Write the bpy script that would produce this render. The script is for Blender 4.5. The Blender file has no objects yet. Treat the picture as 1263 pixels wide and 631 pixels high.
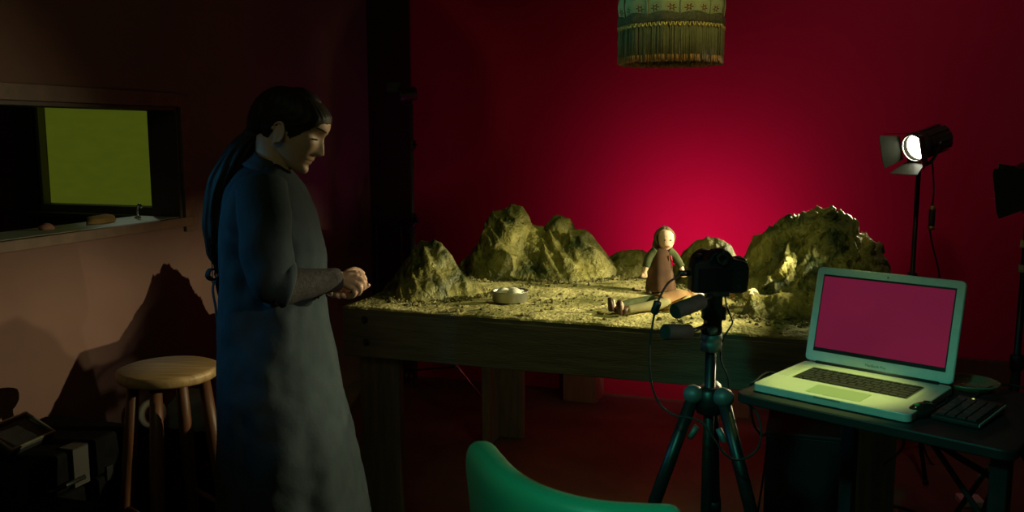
import bpy, bmesh, math, random
from mathutils import Vector, Matrix, noise as N
random.seed(7)
R = math.radians
S = bpy.context.scene
C = S.collection
PI = math.pi

# ------------------------------------------------------------------ survey
# room frame: x along the set table, y towards the red wall, z up (metres)
F, CH = 1100.0, 1.52
PITCH = math.atan(150.5 / F)
YAW = R(18.6)
CAM = (1.5967, -2.8147, CH)


def ray(u, v):
    x = (u - 631.5) / F
    y = -(v - 315.5) / F
    c, s = math.cos(PITCH), math.sin(PITCH)
    d1 = c + y * s
    return x / d1, 1.0, (-s + y * c) / d1


def room(X, Y, z):
    """camera-yaw frame (X right, Y ahead of the camera) to the room frame"""
    return Vector((CAM[0] + X * math.cos(YAW) - Y * math.sin(YAW), CAM[1] + X * math.sin(YAW) + Y * math.cos(YAW), z))


def at(u, v, t):
    r = ray(u, v)
    return room(r[0] * t, t, CH + r[2] * t)


def at_z(u, v, z):
    return at(u, v, (z - CH) / ray(u, v)[2])


def at_y(u, v, y):
    r = ray(u, v)
    k = r[0] * math.sin(YAW) + math.cos(YAW)
    return at(u, v, (y - CAM[1]) / k)


def at_x(u, v, x):
    r = ray(u, v)
    k = r[0] * math.cos(YAW) - math.sin(YAW)
    return at(u, v, (x - CAM[0]) / k)


# ------------------------------------------------------------------ mesh kit
class MB:
    def __init__(s):
        s.v, s.f, s.s, s.uv = [], [], [], {}

    def add(s, vs, fs, smooth=True):
        o = len(s.v)
        s.v += [tuple(p) for p in vs]
        s.f += [tuple(i + o for i in f) for f in fs]
        s.s += [smooth] * len(fs)
        return s

    def box(s, c, d, rot=None):
        x, y, z = d[0] / 2, d[1] / 2, d[2] / 2
        vs = [Vector((a * x, b * y, e * z)) for e in (-1, 1) for b in (-1, 1) for a in (-1, 1)]
        if rot is not None:
            vs = [rot @ p for p in vs]
        vs = [p + Vector(c) for p in vs]
        return s.add(vs, [(0, 2, 3, 1), (4, 5, 7, 6), (0, 1, 5, 4), (2, 6, 7, 3), (0, 4, 6, 2), (1, 3, 7, 5)], False)

    def loft(s, rings, caps=True, closed=False, smooth=True):
        n = len(rings[0])
        vs = [p for r in rings for p in r]
        fs = []
        m = len(rings)
        for i in range(m if closed else m - 1):
            j = (i + 1) % m
            for k in range(n):
                l = (k + 1) % n
                fs.append((i * n + k, i * n + l, j * n + l, j * n + k))
        s.add(vs, fs, smooth)
        if caps and not closed:
            o = len(s.v) - len(vs)
            s.f.append(tuple(o + k for k in reversed(range(n))))
            s.f.append(tuple(o + (m - 1) * n + k for k in range(n)))
            s.s += [False, False] if n > 4 else [False, False]
        return s

    def tube(s, path, rad, n=10, caps=True, closed=False, up=None, smooth=True):
        P = [Vector(p) for p in path]
        m = len(P)
        rad = rad if isinstance(rad, (list, tuple)) else [rad] * m
        rings = []
        nrm = None
        for i in range(m):
            a = P[(i - 1) % m] if (closed or i > 0) else P[i]
            b = P[(i + 1) % m] if (closed or i < m - 1) else P[i]
            t = (b - a)
            t = t.normalized() if t.length > 1e-9 else Vector((0, 0, 1))
            if nrm is None:
                g = Vector(up) if up else (Vector((0, 0, 1)) if abs(t.z) < .9 else Vector((1, 0, 0)))
                nrm = (g - t * g.dot(t)).normalized()
            else:
                nrm = (nrm - t * nrm.dot(t)).normalized()
            bi = t.cross(nrm)
            r = rad[i]
            ra, rb = r if isinstance(r, (tuple, list)) else (r, r)
            rings.append([P[i] + nrm * (ra * math.cos(2 * PI * k / n)) + bi * (rb * math.sin(2 * PI * k / n)) for k in range(n)])
        return s.loft(rings, caps, closed, smooth)

    def lathe(s, prof, n=32, origin=(0, 0, 0), axis=None, caps=True):
        M = axis if axis is not None else Matrix.Identity(3)
        o = Vector(origin)
        rings = [[o + M @ Vector((max(r, 1e-5) * math.cos(2 * PI * k / n), max(r, 1e-5) * math.sin(2 * PI * k / n), z)) for k in range(n)] for r, z in prof]
        return s.loft(rings, caps)

    def ball(s, c, r, n=16, m=10, rot=None):
        c = Vector(c)
        r = r if isinstance(r, (tuple, list)) else (r, r, r)
        rings = []
        for i in range(m + 1):
            a = -PI / 2 + PI * i / m
            ca, sa = max(math.cos(a), 1e-3), math.sin(a)
            ring = []
            for k in range(n):
                p = Vector((r[0] * ca * math.cos(2 * PI * k / n), r[1] * ca * math.sin(2 * PI * k / n), r[2] * sa))
                ring.append(c + (rot @ p if rot is not None else p))
            rings.append(ring)
        return s.loft(rings)

    def obj(s, name, mat, parent=None, bevel=0, sub=0, solid=0, loc=None):
        me = bpy.data.meshes.new(name)
        me.from_pydata(s.v, [], s.f)
        me.polygons.foreach_set('use_smooth', s.s)
        me.materials.append(mat)
        me.validate()
        me.update()
        o = bpy.data.objects.new(name, me)
        C.objects.link(o)
        if parent is not None:
            o.parent = parent
        if loc is not None:
            o.location = loc
        if solid:
            q = o.modifiers.new('solid', 'SOLIDIFY')
            q.thickness = solid
            q.offset = -1
        if bevel:
            q = o.modifiers.new('bevel', 'BEVEL')
            q.width = bevel
            q.segments = 3
            q.limit_method = 'ANGLE'
            q.harden_normals = False
        if sub:
            q = o.modifiers.new('sub', 'SUBSURF')
            q.levels = q.render_levels = sub
        return o


def cr(pts, n=8, closed=False):
    """Catmull-Rom through points"""
    P = [Vector(p) for p in pts]
    m = len(P)
    out = []
    for i in range(m if closed else m - 1):
        g = (lambda k: P[k % m]) if closed else (lambda k: P[min(max(k, 0), m - 1)])
        p0, p1, p2, p3 = g(i - 1), g(i), g(i + 1), g(i + 2)
        for k in range(n):
            t = k / n
            out.append(.5 * ((2 * p1) + (p2 - p0) * t + (2 * p0 - 5 * p1 + 4 * p2 - p3) * t * t + (3 * p1 - p0 - 3 * p2 + p3) * t ** 3))
    if not closed:
        out.append(P[-1])
    return out


def lerp_table(tab, x):
    if x <= tab[0][0]:
        return tab[0][1:] if len(tab[0]) > 2 else tab[0][1]
    for p, q in zip(tab, tab[1:]):
        if x <= q[0]:
            t = (x - p[0]) / (q[0] - p[0])
            if len(p) > 2:
                return tuple(a + (b - a) * t for a, b in zip(p[1:], q[1:]))
            return p[1] + (q[1] - p[1]) * t
    return tab[-1][1:] if len(tab[-1]) > 2 else tab[-1][1]


def sm_table(tab, x):
    """smoothstep-free monotone-ish Catmull interpolation of a table"""
    xs = [r[0] for r in tab]
    if x <= xs[0]:
        return tab[0][1:]
    if x >= xs[-1]:
        return tab[-1][1:]
    for i in range(len(tab) - 1):
        if x <= xs[i + 1]:
            t = (x - xs[i]) / (xs[i + 1] - xs[i])
            p0, p1, p2, p3 = tab[max(i - 1, 0)], tab[i], tab[i + 1], tab[min(i + 2, len(tab) - 1)]
            return tuple(.5 * (2 * b + (c - a) * t + (2 * a - 5 * b + 4 * c - d) * t * t + (3 * b - a - 3 * c + d) * t ** 3)
                         for a, b, c, d in zip(p0[1:], p1[1:], p2[1:], p3[1:]))


def thing(name, label, cat, loc=(0, 0, 0), rz=0, group=None):
    o = bpy.data.objects.new(name, None)
    o.empty_display_size = .05
    C.objects.link(o)
    o.location = loc
    o.rotation_euler = (0, 0, rz)
    return tag(o, label, cat, group)


def tag(o, label, cat, group=None, kind=None):
    o['label'] = label
    o['category'] = cat
    if group:
        o['group'] = group
    if kind:
        o['kind'] = kind
    return o


def struct(o):
    o['kind'] = 'structure'
    return o


def rot_to(d, up=(0, 0, 1)):
    """matrix whose +Z points along d"""
    z = Vector(d).normalized()
    u = Vector(up)
    if abs(z.dot(u)) > .98:
        u = Vector((1, 0, 0))
    x = u.cross(z).normalized()
    y = z.cross(x)
    return Matrix((x, y, z)).transposed()


# ------------------------------------------------------------------ materials
def nt(name):
    m = bpy.data.materials.new(name)
    m.use_nodes = True
    t = m.node_tree
    return m, t, t.nodes['Principled BSDF']


def M(name, c, c2=None, scale=6, rough=.6, metal=0, bump=0, bscale=None, spec=.5, stretch=(1, 1, 1), detail=6, contrast=(.35, .65)):
    m, t, b = nt(name)
    b.inputs['Roughness'].default_value = rough
    b.inputs['Metallic'].default_value = metal
    b.inputs['Specular IOR Level'].default_value = spec
    b.inputs['Base Color'].default_value = (*c, 1)
    if c2 or bump:
        tc = t.nodes.new('ShaderNodeTexCoord')
        mp = t.nodes.new('ShaderNodeMapping')
        mp.inputs['Scale'].default_value = stretch
        t.links.new(tc.outputs['Object'], mp.inputs['Vector'])
    if c2:
        n = t.nodes.new('ShaderNodeTexNoise')
        n.inputs['Scale'].default_value = scale
        n.inputs['Detail'].default_value = detail
        t.links.new(mp.outputs[0], n.inputs['Vector'])
        r = t.nodes.new('ShaderNodeValToRGB')
        r.color_ramp.elements[0].position = contrast[0]
        r.color_ramp.elements[1].position = contrast[1]
        r.color_ramp.elements[0].color = (*c, 1)
        r.color_ramp.elements[1].color = (*c2, 1)
        t.links.new(n.outputs['Fac'], r.inputs[0])
        t.links.new(r.outputs[0], b.inputs['Base Color'])
    if bump:
        n2 = t.nodes.new('ShaderNodeTexNoise')
        n2.inputs['Scale'].default_value = bscale or scale * 3
        n2.inputs['Detail'].default_value = 8
        t.links.new(mp.outputs[0], n2.inputs['Vector'])
        bp = t.nodes.new('ShaderNodeBump')
        bp.inputs['Strength'].default_value = bump
        bp.inputs['Distance'].default_value = .01
        t.links.new(n2.outputs['Fac'], bp.inputs['Height'])
        t.links.new(bp.outputs[0], b.inputs['Normal'])
    return m


def emit(name, c, strength):
    m, t, b = nt(name)
    b.inputs['Base Color'].default_value = (*[x * .5 for x in c], 1)
    b.inputs['Emission Color'].default_value = (*c, 1)
    b.inputs['Emission Strength'].default_value = strength
    b.inputs['Roughness'].default_value = .4
    return m


black = M('black_plastic', (.012, .012, .013), (.02, .02, .02), 30, rough=.45)
cam_black = M('camera_black', (.006, .006, .0065), rough=.55, spec=.25)
black_soft = M('black_rubber', (.015, .015, .015), rough=.8)
metal_dark = M('dark_metal', (.03, .032, .03), (.05, .05, .045), 20, rough=.38, metal=.7)
metal_olive = M('lamp_enamel', (.05, .05, .035), (.07, .07, .05), 12, rough=.35, metal=.4)
chrome = M('chrome', (.75, .75, .72), rough=.18, metal=1)
alu = M('aluminium', (.62, .63, .58), (.66, .66, .62), 60, rough=.42, metal=.25)
magnesium = M('grey_casting', (.14, .15, .135), (.18, .19, .17), 40, rough=.5, metal=.4)
oldwood = M('weathered_board', (.15, .135, .095), (.24, .21, .14), 9, rough=.75, bump=.25, bscale=40, stretch=(.5, 6, 6))
oldwood_z = M('weathered_post', (.15, .135, .095), (.24, .20, .135), 9, rough=.75, bump=.25, bscale=40, stretch=(6, 6, .5))
redwood = M('stool_leg_wood', (.07, .025, .010), (.12, .045, .018), 8, rough=.5, bump=.1, stretch=(6, 6, .6))
palewood = M('stool_seat_wood', (.27, .165, .07), (.42, .27, .125), 7, rough=.5, bump=.15, bscale=30, stretch=(1, 9, 3))
crate_wood = M('crate_wood', (.30, .2, .1), (.37, .25, .13), 8, rough=.7, stretch=(5, 5, .7))
brownpanel = M('brown_panel', (.10, .05, .025), (.14, .07, .035), 5, rough=.55, stretch=(8, 8, .7))
casing = M('window_casing', (.10, .055, .03), (.15, .08, .045), 9, rough=.6, stretch=(2, 2, 2))
card = M('cardboard', (.36, .2, .09), (.42, .24, .11), 4, rough=.8)
skin = M('skin', (.60, .37, .25), (.66, .42, .29), 9, rough=.5, spec=.35)
hairm = M('dark_hair', (.010, .007, .005), (.022, .015, .010), 40, rough=.6, spec=.22, stretch=(1, 8, 1))
cloth = M('blue_grey_cotton', (.020, .030, .037), (.028, .040, .047), 14, rough=.9, spec=.15, bump=.12, bscale=60)
knit = M('charcoal_knit', (.035, .033, .034), (.055, .05, .05), 90, rough=.95, spec=.1, bump=.3, bscale=200)
plaster = M('painted_plaster_rock', (.030, .041, .008), (.36, .315, .092), 8, rough=.5, spec=.45, detail=9, contrast=(.36, .66))
_t = plaster.node_tree
_tc = _t.nodes.new('ShaderNodeTexCoord')
_last = None
for sc_, dist, stg, dtl in ((13, 1.4, .9, .030), (42, .8, .8, .012), (120, .2, .6, .005)):
    _n = _t.nodes.new('ShaderNodeTexNoise')
    _n.inputs['Scale'].default_value = sc_
    _n.inputs['Detail'].default_value = 5
    _n.inputs['Distortion'].default_value = dist
    _t.links.new(_tc.outputs['Object'], _n.inputs['Vector'])
    _b = _t.nodes.new('ShaderNodeBump')
    _b.inputs['Strength'].default_value = stg
    _b.inputs['Distance'].default_value = dtl
    _t.links.new(_n.outputs['Fac'], _b.inputs['Height'])
    if _last:
        _t.links.new(_last.outputs[0], _b.inputs['Normal'])
    _last = _b
_t.links.new(_last.outputs[0], _t.nodes['Principled BSDF'].inputs['Normal'])
sand = M('sandy_ground', (.24, .23, .08), (.72, .63, .28), 7, rough=.85, bump=.9, bscale=70, spec=.2, contrast=(.32, .6))
gravelm = M('gravel', (.05, .05, .018), (.26, .22, .085), 22, rough=.8)
tin = M('tin', (.42, .42, .34), (.34, .34, .28), 30, rough=.42, metal=.75)
cream = M('cream_filling', (.82, .78, .66), (.88, .85, .76), 30, rough=.6)
white_plastic = M('white_plastic', (.75, .75, .66), rough=.4)
greenpad = M('green_vinyl', (.035, .34, .19), (.042, .38, .21), 4, rough=.38, spec=.4)
grey_fabric = M('grey_cloth', (.2, .24, .24), (.26, .29, .28), 20, rough=.9)
tablelam = M('black_laminate', (.016, .017, .017), (.022, .022, .022), 15, rough=.5, spec=.3)

# ------------------------------------------------------------------ room
WX, WY, CEIL = -1.039, 2.22, 2.9        # inner faces of left and red walls


def wall_mat():
    m, t, b = nt('red_paint_wall')
    b.inputs['Roughness'].default_value = .75
    b.inputs['Specular IOR Level'].default_value = .15
    tc = t.nodes.new('ShaderNodeTexCoord')
    sx = t.nodes.new('ShaderNodeSeparateXYZ')
    t.links.new(tc.outputs['Object'], sx.inputs[0])
    n = t.nodes.new('ShaderNodeTexNoise')
    n.inputs['Scale'].default_value = 2.2
    n.inputs['Detail'].default_value = 5
    t.links.new(tc.outputs['Object'], n.inputs['Vector'])
    r = t.nodes.new('ShaderNodeValToRGB')
    r.color_ramp.elements[0].color = (.46, .011, .060, 1)
    r.color_ramp.elements[1].color = (.54, .015, .074, 1)
    t.links.new(n.outputs['Fac'], r.inputs[0])
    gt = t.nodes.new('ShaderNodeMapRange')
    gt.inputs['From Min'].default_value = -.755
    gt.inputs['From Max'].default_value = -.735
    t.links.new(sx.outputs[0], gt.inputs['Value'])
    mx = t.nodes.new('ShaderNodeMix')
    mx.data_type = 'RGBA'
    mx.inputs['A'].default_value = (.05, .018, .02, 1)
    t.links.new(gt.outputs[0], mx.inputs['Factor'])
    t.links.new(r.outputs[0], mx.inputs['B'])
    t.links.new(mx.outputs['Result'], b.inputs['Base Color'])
    return m


floorm = M('worn_floor', (.125, .085, .05), (.19, .125, .07), 3, rough=.62, bump=.15, bscale=25, spec=.3, stretch=(1, 1, 1))
leftm = M('plaster_wall', (.150, .084, .070), (.19, .107, .09), 1.7, rough=.85, spec=.15)
ceilm = M('ceiling_paint', (.12, .10, .09), rough=.9)
struct(MB().box((1.6, -.4, -.05), (9.4, 7.4, .1)).obj('floor', floorm))
struct(MB().box((2.1, .0, CEIL + .05), (6.6, 4.8, .1)).obj('ceiling', ceilm))
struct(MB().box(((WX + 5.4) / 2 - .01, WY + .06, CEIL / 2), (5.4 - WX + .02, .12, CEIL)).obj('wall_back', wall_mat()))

# left wall with the pass-through opening
WT = .15
oy0, oy1, oz0, oz1 = -1.35, .45, 1.14, 1.635
mb = MB()
x = WX - WT / 2
mb.box((x, (-2.4 + oy0) / 2, CEIL / 2), (WT, oy0 + 2.4, CEIL))
mb.box((x, (oy1 + WY + .12) / 2, CEIL / 2), (WT, WY + .12 - oy1, CEIL))
mb.box((x, (oy0 + oy1) / 2, oz0 / 2), (WT, oy1 - oy0, oz0))
mb.box((x, (oy0 + oy1) / 2, (oz1 + CEIL) / 2), (WT, oy1 - oy0, CEIL - oz1))
struct(mb.obj('wall_left', leftm))
w1 = bpy.data.objects.new('window_1', None)
C.objects.link(w1)
struct(w1)
w1.location = (WX, 0, 1.14)
mb = MB()
zc = (oz0 + oz1) / 2 - 1.14
mb.box((-WT / 2, oy1 - .008, zc), (WT + .004, .016, oz1 - oz0))
mb.box((-WT / 2, oy0 + .008, zc), (WT + .004, .016, oz1 - oz0))
mb.box((-WT / 2, (oy0 + oy1) / 2, oz1 - 1.14 - .008), (WT + .004, oy1 - oy0, .016))
mb.obj('window_jamb', M('dark_jamb', (.05, .032, .02), (.07, .045, .028), 9, rough=.6), w1, bevel=.002)
mb = MB()
mb.box((.009, oy1 + .03, zc), (.018, .06, oz1 - oz0 + .1))
mb.box((.009, oy0 - .03, zc), (.018, .06, oz1 - oz0 + .1))
mb.box((.0095, (oy0 + oy1) / 2, oz1 - 1.14 + .03), (.019, oy1 - oy0, .06))
mb.obj('window_casing', casing, w1, bevel=.003)
mb = MB()
mb.box((-.117, (oy0 + oy1) / 2, .006), (.23, oy1 - oy0 - .034, .022))
mb.obj('window_sill', M('pale_sill', (.42, .45, .36), (.52, .55, .45), 5, rough=.5), w1, bevel=.004)
mb = MB()
mb.box((.014, (oy0 + oy1) / 2, -.004), (.03, oy1 - oy0 + .12, .040))
mb.obj('window_apron', casing, w1, bevel=.003)

# the room beyond the opening, with its own window and drawn green blind
FB = 1.2
dim = M('far_room_wall', (.14, .06, .05), (.17, .075, .06), 2, rough=.9)
mb = MB()
ax0, ax1, az0, az1 = -2.64, -1.45, 1.08, 1.95
X0 = -3.6
mb.box(((X0 + ax0) / 2, FB + .05, 1.4), (ax0 - X0, .1, 2.8))
mb.box(((ax1 + WX - WT) / 2, FB + .05, 1.4), (WX - WT - ax1, .1, 2.8))
mb.box(((ax0 + ax1) / 2, FB + .05, az0 / 2), (ax1 - ax0, .1, az0))
mb.box(((ax0 + ax1) / 2, FB + .05, (az1 + 2.8) / 2), (ax1 - ax0, .1, 2.8 - az1))
mb.box((X0 - .05, -.2, 1.4), (.1, 2.9, 2.8))
struct(mb.obj('wall_far', dim))
w2 = bpy.data.objects.new('window_2', None)
C.objects.link(w2)
struct(w2)
w2.location = ((ax0 + ax1) / 2, FB, az0)
wd, hh = ax1 - ax0, az1 - az0
mb = MB()
mb.box((-wd / 2 - .06, -.012, hh / 2), (.14, .03, hh + .16))
mb.box((wd / 2 + .04, -.012, hh / 2), (.1, .03, hh + .16))
mb.box((0, -.011, hh + .05), (wd, .028, .1))
mb.obj('window_frame', M('olive_frame', (.035, .04, .02), (.05, .05, .028), 8, rough=.55), w2, bevel=.003)
mb = MB()
mb.box((-wd / 2 + .035, .01, hh / 2), (.022, .05, hh))
mb.box((0, .02, .02), (wd, .05, .04))
mb.obj('window_sash', M('sash_paint', (.22, .19, .14), rough=.5), w2, bevel=.003)
mb = MB()
mb.box((0, -.045, -.012), (wd + .26, .09, .024))
mb.obj('window_sill', M('far_sill', (.06, .055, .04), rough=.6), w2, bevel=.003)
m, t, b = nt('green_blind')
b.inputs['Base Color'].default_value = (.25, .28, .03, 1)
b.inputs['Roughness'].default_value = .9
tc = t.nodes.new('ShaderNodeTexCoord')
n = t.nodes.new('ShaderNodeTexNoise')
n.inputs['Scale'].default_value = 9
n.inputs['Detail'].default_value = 6
mp = t.nodes.new('ShaderNodeMapping')
mp.inputs['Scale'].default_value = (1, 1, 3)
t.links.new(tc.outputs['Object'], mp.inputs[0])
t.links.new(mp.outputs[0], n.inputs['Vector'])
rp = t.nodes.new('ShaderNodeValToRGB')
rp.color_ramp.elements[0].color = (.27, .36, .022, 1)
rp.color_ramp.elements[1].color = (.37, .46, .032, 1)
t.links.new(n.outputs['Fac'], rp.inputs[0])
t.links.new(rp.outputs[0], b.inputs['Emission Color'])
b.inputs['Emission Strength'].default_value = .14  # emission stands in for light coming through the blind from behind
blind_emit = b.inputs['Emission Strength']
mb = MB()
nb = 24
rings = []
for i in range(nb + 1):
    xx = -wd / 2 + .05 + (wd - .06) * i / nb
    yy = .035 + .0012 * math.sin(i * 2.1)
    rings.append([(xx, yy, .045), (xx, yy + .003, .045), (xx, yy + .003, hh), (xx, yy, hh)])
mb.loft(rings)
mb.obj('window_blind', m, w2)

# small things on the sill
o = MB()
tp = cr([(0, 0, 0), (0, 0, .03), (.004, 0, .052), (.02, -.008, .062), (.034, -.014, .05)], 6)
o.lathe([(.014, 0), (.014, .006), (.009, .01)], 16)
o.tube(tp, .0055, 10)
o = o.obj('hook', chrome)
p = at_x(170, 269, -1.17)
o.location = (p.x, p.y, 1.157)
tag(o, 'small bent chrome hook standing on the pale window sill by the jamb', 'hook')


def lump(name, mat, loc, r, seed, label, cat, sq=.6):
    mb = MB()
    mb.ball((0, 0, 0), 1, 18, 12)
    vs = []
    for v in mb.v:
        p = Vector(v)
        d = 1 + .3 * N.noise(p * 1.6 + Vector((seed, 0, 0))) + .12 * N.noise(p * 4 + Vector((0, seed, 0)))
        q = Vector((p.x * r[0], p.y * r[1], p.z * r[2])) * d
        q.z = max(q.z, -r[2] * sq)
        vs.append(q + Vector((0, 0, r[2] * sq)))
    mb.v = [tuple(v) for v in vs]
    o = mb.obj(name, mat)
    o.location = loc
    return tag(o, label, cat)


p = at_x(125, 275, -1.16)
lump('rag', M('ochre_rag', (.30, .2, .06), (.36, .24, .08), 12, rough=.9), (p.x, p.y, 1.157), (.03, .075, .022), 3, 'crumpled ochre rag lying midway along the pale window sill', 'rag')
p = at_x(58, 285, -1.17)
lump('rag', M('pinkish_rag', (.26, .12, .08), (.32, .15, .1), 12, rough=.9), (p.x, p.y, 1.157), (.02, .03, .016), 9, 'small pinkish brown rag lump near the left end of the sill', 'rag')

# ------------------------------------------------------------------ set table
TW, TD, TH = 1.9, 1.4, .9
tb = thing('display_table', 'large rough wooden table carrying the model landscape', 'table', (0, 0, 0))
mb = MB()
mb.box((TW / 2, TD / 2, TH - .016), (TW - .004, TD - .004, .022))
mb.obj('tabletop', oldwood, tb, bevel=.003)
mb = MB().box((TW / 2, .019, .801), (TW, .038, .162))
mb.obj('apron', oldwood, tb, bevel=.004)
mb = MB().box((TW / 2, TD - .019, .801), (TW, .038, .162))
mb.obj('apron', oldwood, tb, bevel=.004)
side = M('weathered_side_board', (.15, .135, .095), (.24, .21, .14), 9, rough=.75, bump=.25, bscale=40, stretch=(6, .5, 6))
for xx in (.019, TW - .019):
    mb = MB().box((xx, TD / 2, .801), (.038, TD - .08, .16))
    mb.obj('apron', side, tb, bevel=.004)


def table_leg(cx, cy, sx, sy):
    mb = MB()
    mb.box((cx, cy - sy * .0, .36), (.16, .04, .72))
    mb.box((cx + sx * .06, cy + sy * .1, .36), (.04, .16, .72))
    return mb.obj('leg', oldwood_z, tb, bevel=.004)


table_leg(.122, .062, -1, 1)
table_leg(1.795, .062, 1, 1)
table_leg(.19, 1.315, -1, -1)
table_leg(1.775, 1.315, 1, -1)
boltm = M('bolt_steel', (.10, .10, .09), rough=.4, metal=.8)
for bx, bz in ((.09, .858), (.095, .776), (1.795, .858), (1.8, .776)):
    mb = MB().lathe([(.013, 0), (.013, .003), (.008, .004), (.008, .011), (.005, .013)], 12, (bx, -.001, bz), rot_to((0, -1, 0)))
    mb.obj('bolt', boltm, tb)

# ------------------------------------------------------------------ model landscape
def ridged(p, oct=3):
    s, a, f = 0, 1, 1
    for i in range(oct):
        s += a * (1 - abs(N.noise(p * f)))
        a *= .5
        f *= 2.1
    return s / 1.75


GZ = .902


def ground_h(x, y):
    h = .012 + .010 * N.noise(Vector((x * 4, y * 4, 0))) + .006 * N.noise(Vector((x * 13, y * 13, 3))) + .003 * N.noise(Vector((x * 37, y * 37, 5)))
    e = min(x, TW - x, y, TD - y)
    return max(h, .003) * min(1, .35 + e / .08)


mb = MB()
gx, gy = 150, 112
vs, fs = [], []
for j in range(gy + 1):
    for i in range(gx + 1):
        X, Y = TW * i / gx, TD * j / gy
        ex = .004 * N.noise(Vector((X * 20, Y * 20, 8))) if (i in (0, gx) or j in (0, gy)) else 0
        vs.append((X + ex, Y + ex, TH - .004 + ground_h(X, Y)))
for j in range(gy):
    for i in range(gx):
        a = j * (gx + 1) + i
        fs.append((a, a + 1, a + gx + 2, a + gx + 1))
o = len(vs)
rim = [i for i in range(gx + 1)] + [j * (gx + 1) + gx for j in range(1, gy + 1)] + [gy * (gx + 1) + i for i in range(gx - 1, -1, -1)] + [j * (gx + 1) for j in range(gy - 1, 0, -1)]
for r in rim:
    vs.append((vs[r][0], vs[r][1], TH - .0045))
n = len(rim)
for k in range(n):
    l = (k + 1) % n
    fs.append((rim[k], o + k, o + l, rim[l]))
fs.append(tuple(o + k for k in range(n)))
mb.add(vs, fs)
g = mb.obj('ground', sand)
tag(g, 'yellow sandy ground spread over the whole table top', 'ground', kind='stuff')


class Mountain:
    def __init__(s, sil, y0, wf, wb, seed, amp=.03, k=8, skew=0, base=GZ, p=1.25, ridge=None, fold=False):
        s.fold = fold
        s.sil = sil
        s.hm = max(z for _, z in sil) - base
        s.y0, s.wf, s.wb, s.seed, s.amp, s.k, s.skew, s.base, s.p, s.ridge = y0, wf, wb, seed, amp, k, skew, base, p, ridge

    def h0(s, x, y):
        q = Vector((x * 7, y * 7, s.seed))
        xx = x + .018 * N.noise(q) * min(1, abs(y - s.y0) / .1)
        if xx <= s.sil[0][0] or xx >= s.sil[-1][0]:
            return -.02
        H = lerp_table(s.sil, xx) - s.base
        y0 = s.y0 + (s.ridge(x) if s.ridge else 0) + .025 * N.noise(Vector((x * 6, s.seed, 0)))
        k = .30 + .70 * max(H, 0) / s.hm
        w = (s.wf if y < y0 else s.wb) * k
        u = abs(y - y0) / max(w, 1e-4)
        u += .12 * N.noise(Vector((x * 5, y * 5, s.seed + 4))) * min(u, 1)
        if u >= 1:
            return -.02
        return H * (1 - u ** s.p)

    def h(s, x, y):
        h = s.h0(x, y)
        if h <= 0:
            return h
        d = min(1, h / .05)
        a, b = x + s.skew * h, y
        if s.fold:
            wv = .012 * N.noise(Vector((a * 9, b * 9, s.seed + 7)))
            f = ridged(Vector(((a + wv) * s.k * 2.3, b * s.k * .55, h * s.k * .25 + s.seed)), 4)
        else:
            f = ridged(Vector((a * s.k * 1.5, b * s.k * .8, h * s.k * .5 + s.seed)), 4)
        f2 = ridged(Vector((a * 24, b * 15, h * 12 + s.seed)), 2)
        f3 = N.noise(Vector((a * 60, b * 60, h * 60 + s.seed)))
        top = 1 - .7 * min(1, max(0, 1 - abs(y - s.y0) / .06))
        return h + d * (((f * f - .62) * s.amp * 2.3 + (f2 * f2 - .6) * s.amp * .55) * top + f3 * s.amp * .10)

    def build(s, name, label, step=.0060):
        x0, x1 = s.sil[0][0] - .02, s.sil[-1][0] + .02
        y0, y1 = s.y0 - s.wf - .1, s.y0 + s.wb + .1
        y0, y1 = max(y0, .01), min(y1, TD - .01)
        x0, x1 = max(x0, .01), min(x1, TW + .06)
        nx, ny = int((x1 - x0) / step), int((y1 - y0) / step)
        H = {}
        for j in range(ny + 1):
            for i in range(nx + 1):
                X, Y = x0 + (x1 - x0) * i / nx, y0 + (y1 - y0) * j / ny
                H[i, j] = (X, Y, s.h(X, Y))
        idx, vs, fs = {}, [], []

        def vid(i, j):
            if (i, j) not in idx:
                X, Y, h = H[i, j]
                idx[i, j] = len(vs)
                if h > 0:
                    g = .5 * s.amp * N.noise(Vector((X * s.k * 2, Y * s.k * 2, s.seed + h * 20))) * min(1, h / .06)
                    vs.append((X + g, Y - g, s.base + h))
                else:
                    vs.append((X, Y, s.base - .002))
            return idx[i, j]
        for j in range(ny):
            for i in range(nx):
                q = ((i, j), (i + 1, j), (i + 1, j + 1), (i, j + 1))
                if max(H[a][2] for a in q) > 0:
                    fs.append(tuple(vid(*a) for a in q))
        # close underneath
        edges = {}
        for f in fs:
            for a, b in zip(f, f[1:] + f[:1]):
                edges[(a, b)] = 1
        nf = len(vs)
        top = list(fs)
        low = {}
        rimv = [e for e in edges if (e[1], e[0]) not in edges]
        for a, b in rimv:
            for q in (a, b):
                if q not in low:
                    low[q] = len(vs)
                    vs.append((vs[q][0], vs[q][1], s.base - .004))
            fs.append((b, a, low[a], low[b]))
        mb = MB()
        mb.add(vs, fs)
        o = mb.obj(name, plaster)
        return tag(o, label, 'model mountain', 'model mountains')


def silh(pts, y):
    out = []
    for u, v in pts:
        p = at_y(u, v, y)
        out.append((p.x, p.z))
    out.sort()
    return out


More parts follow.
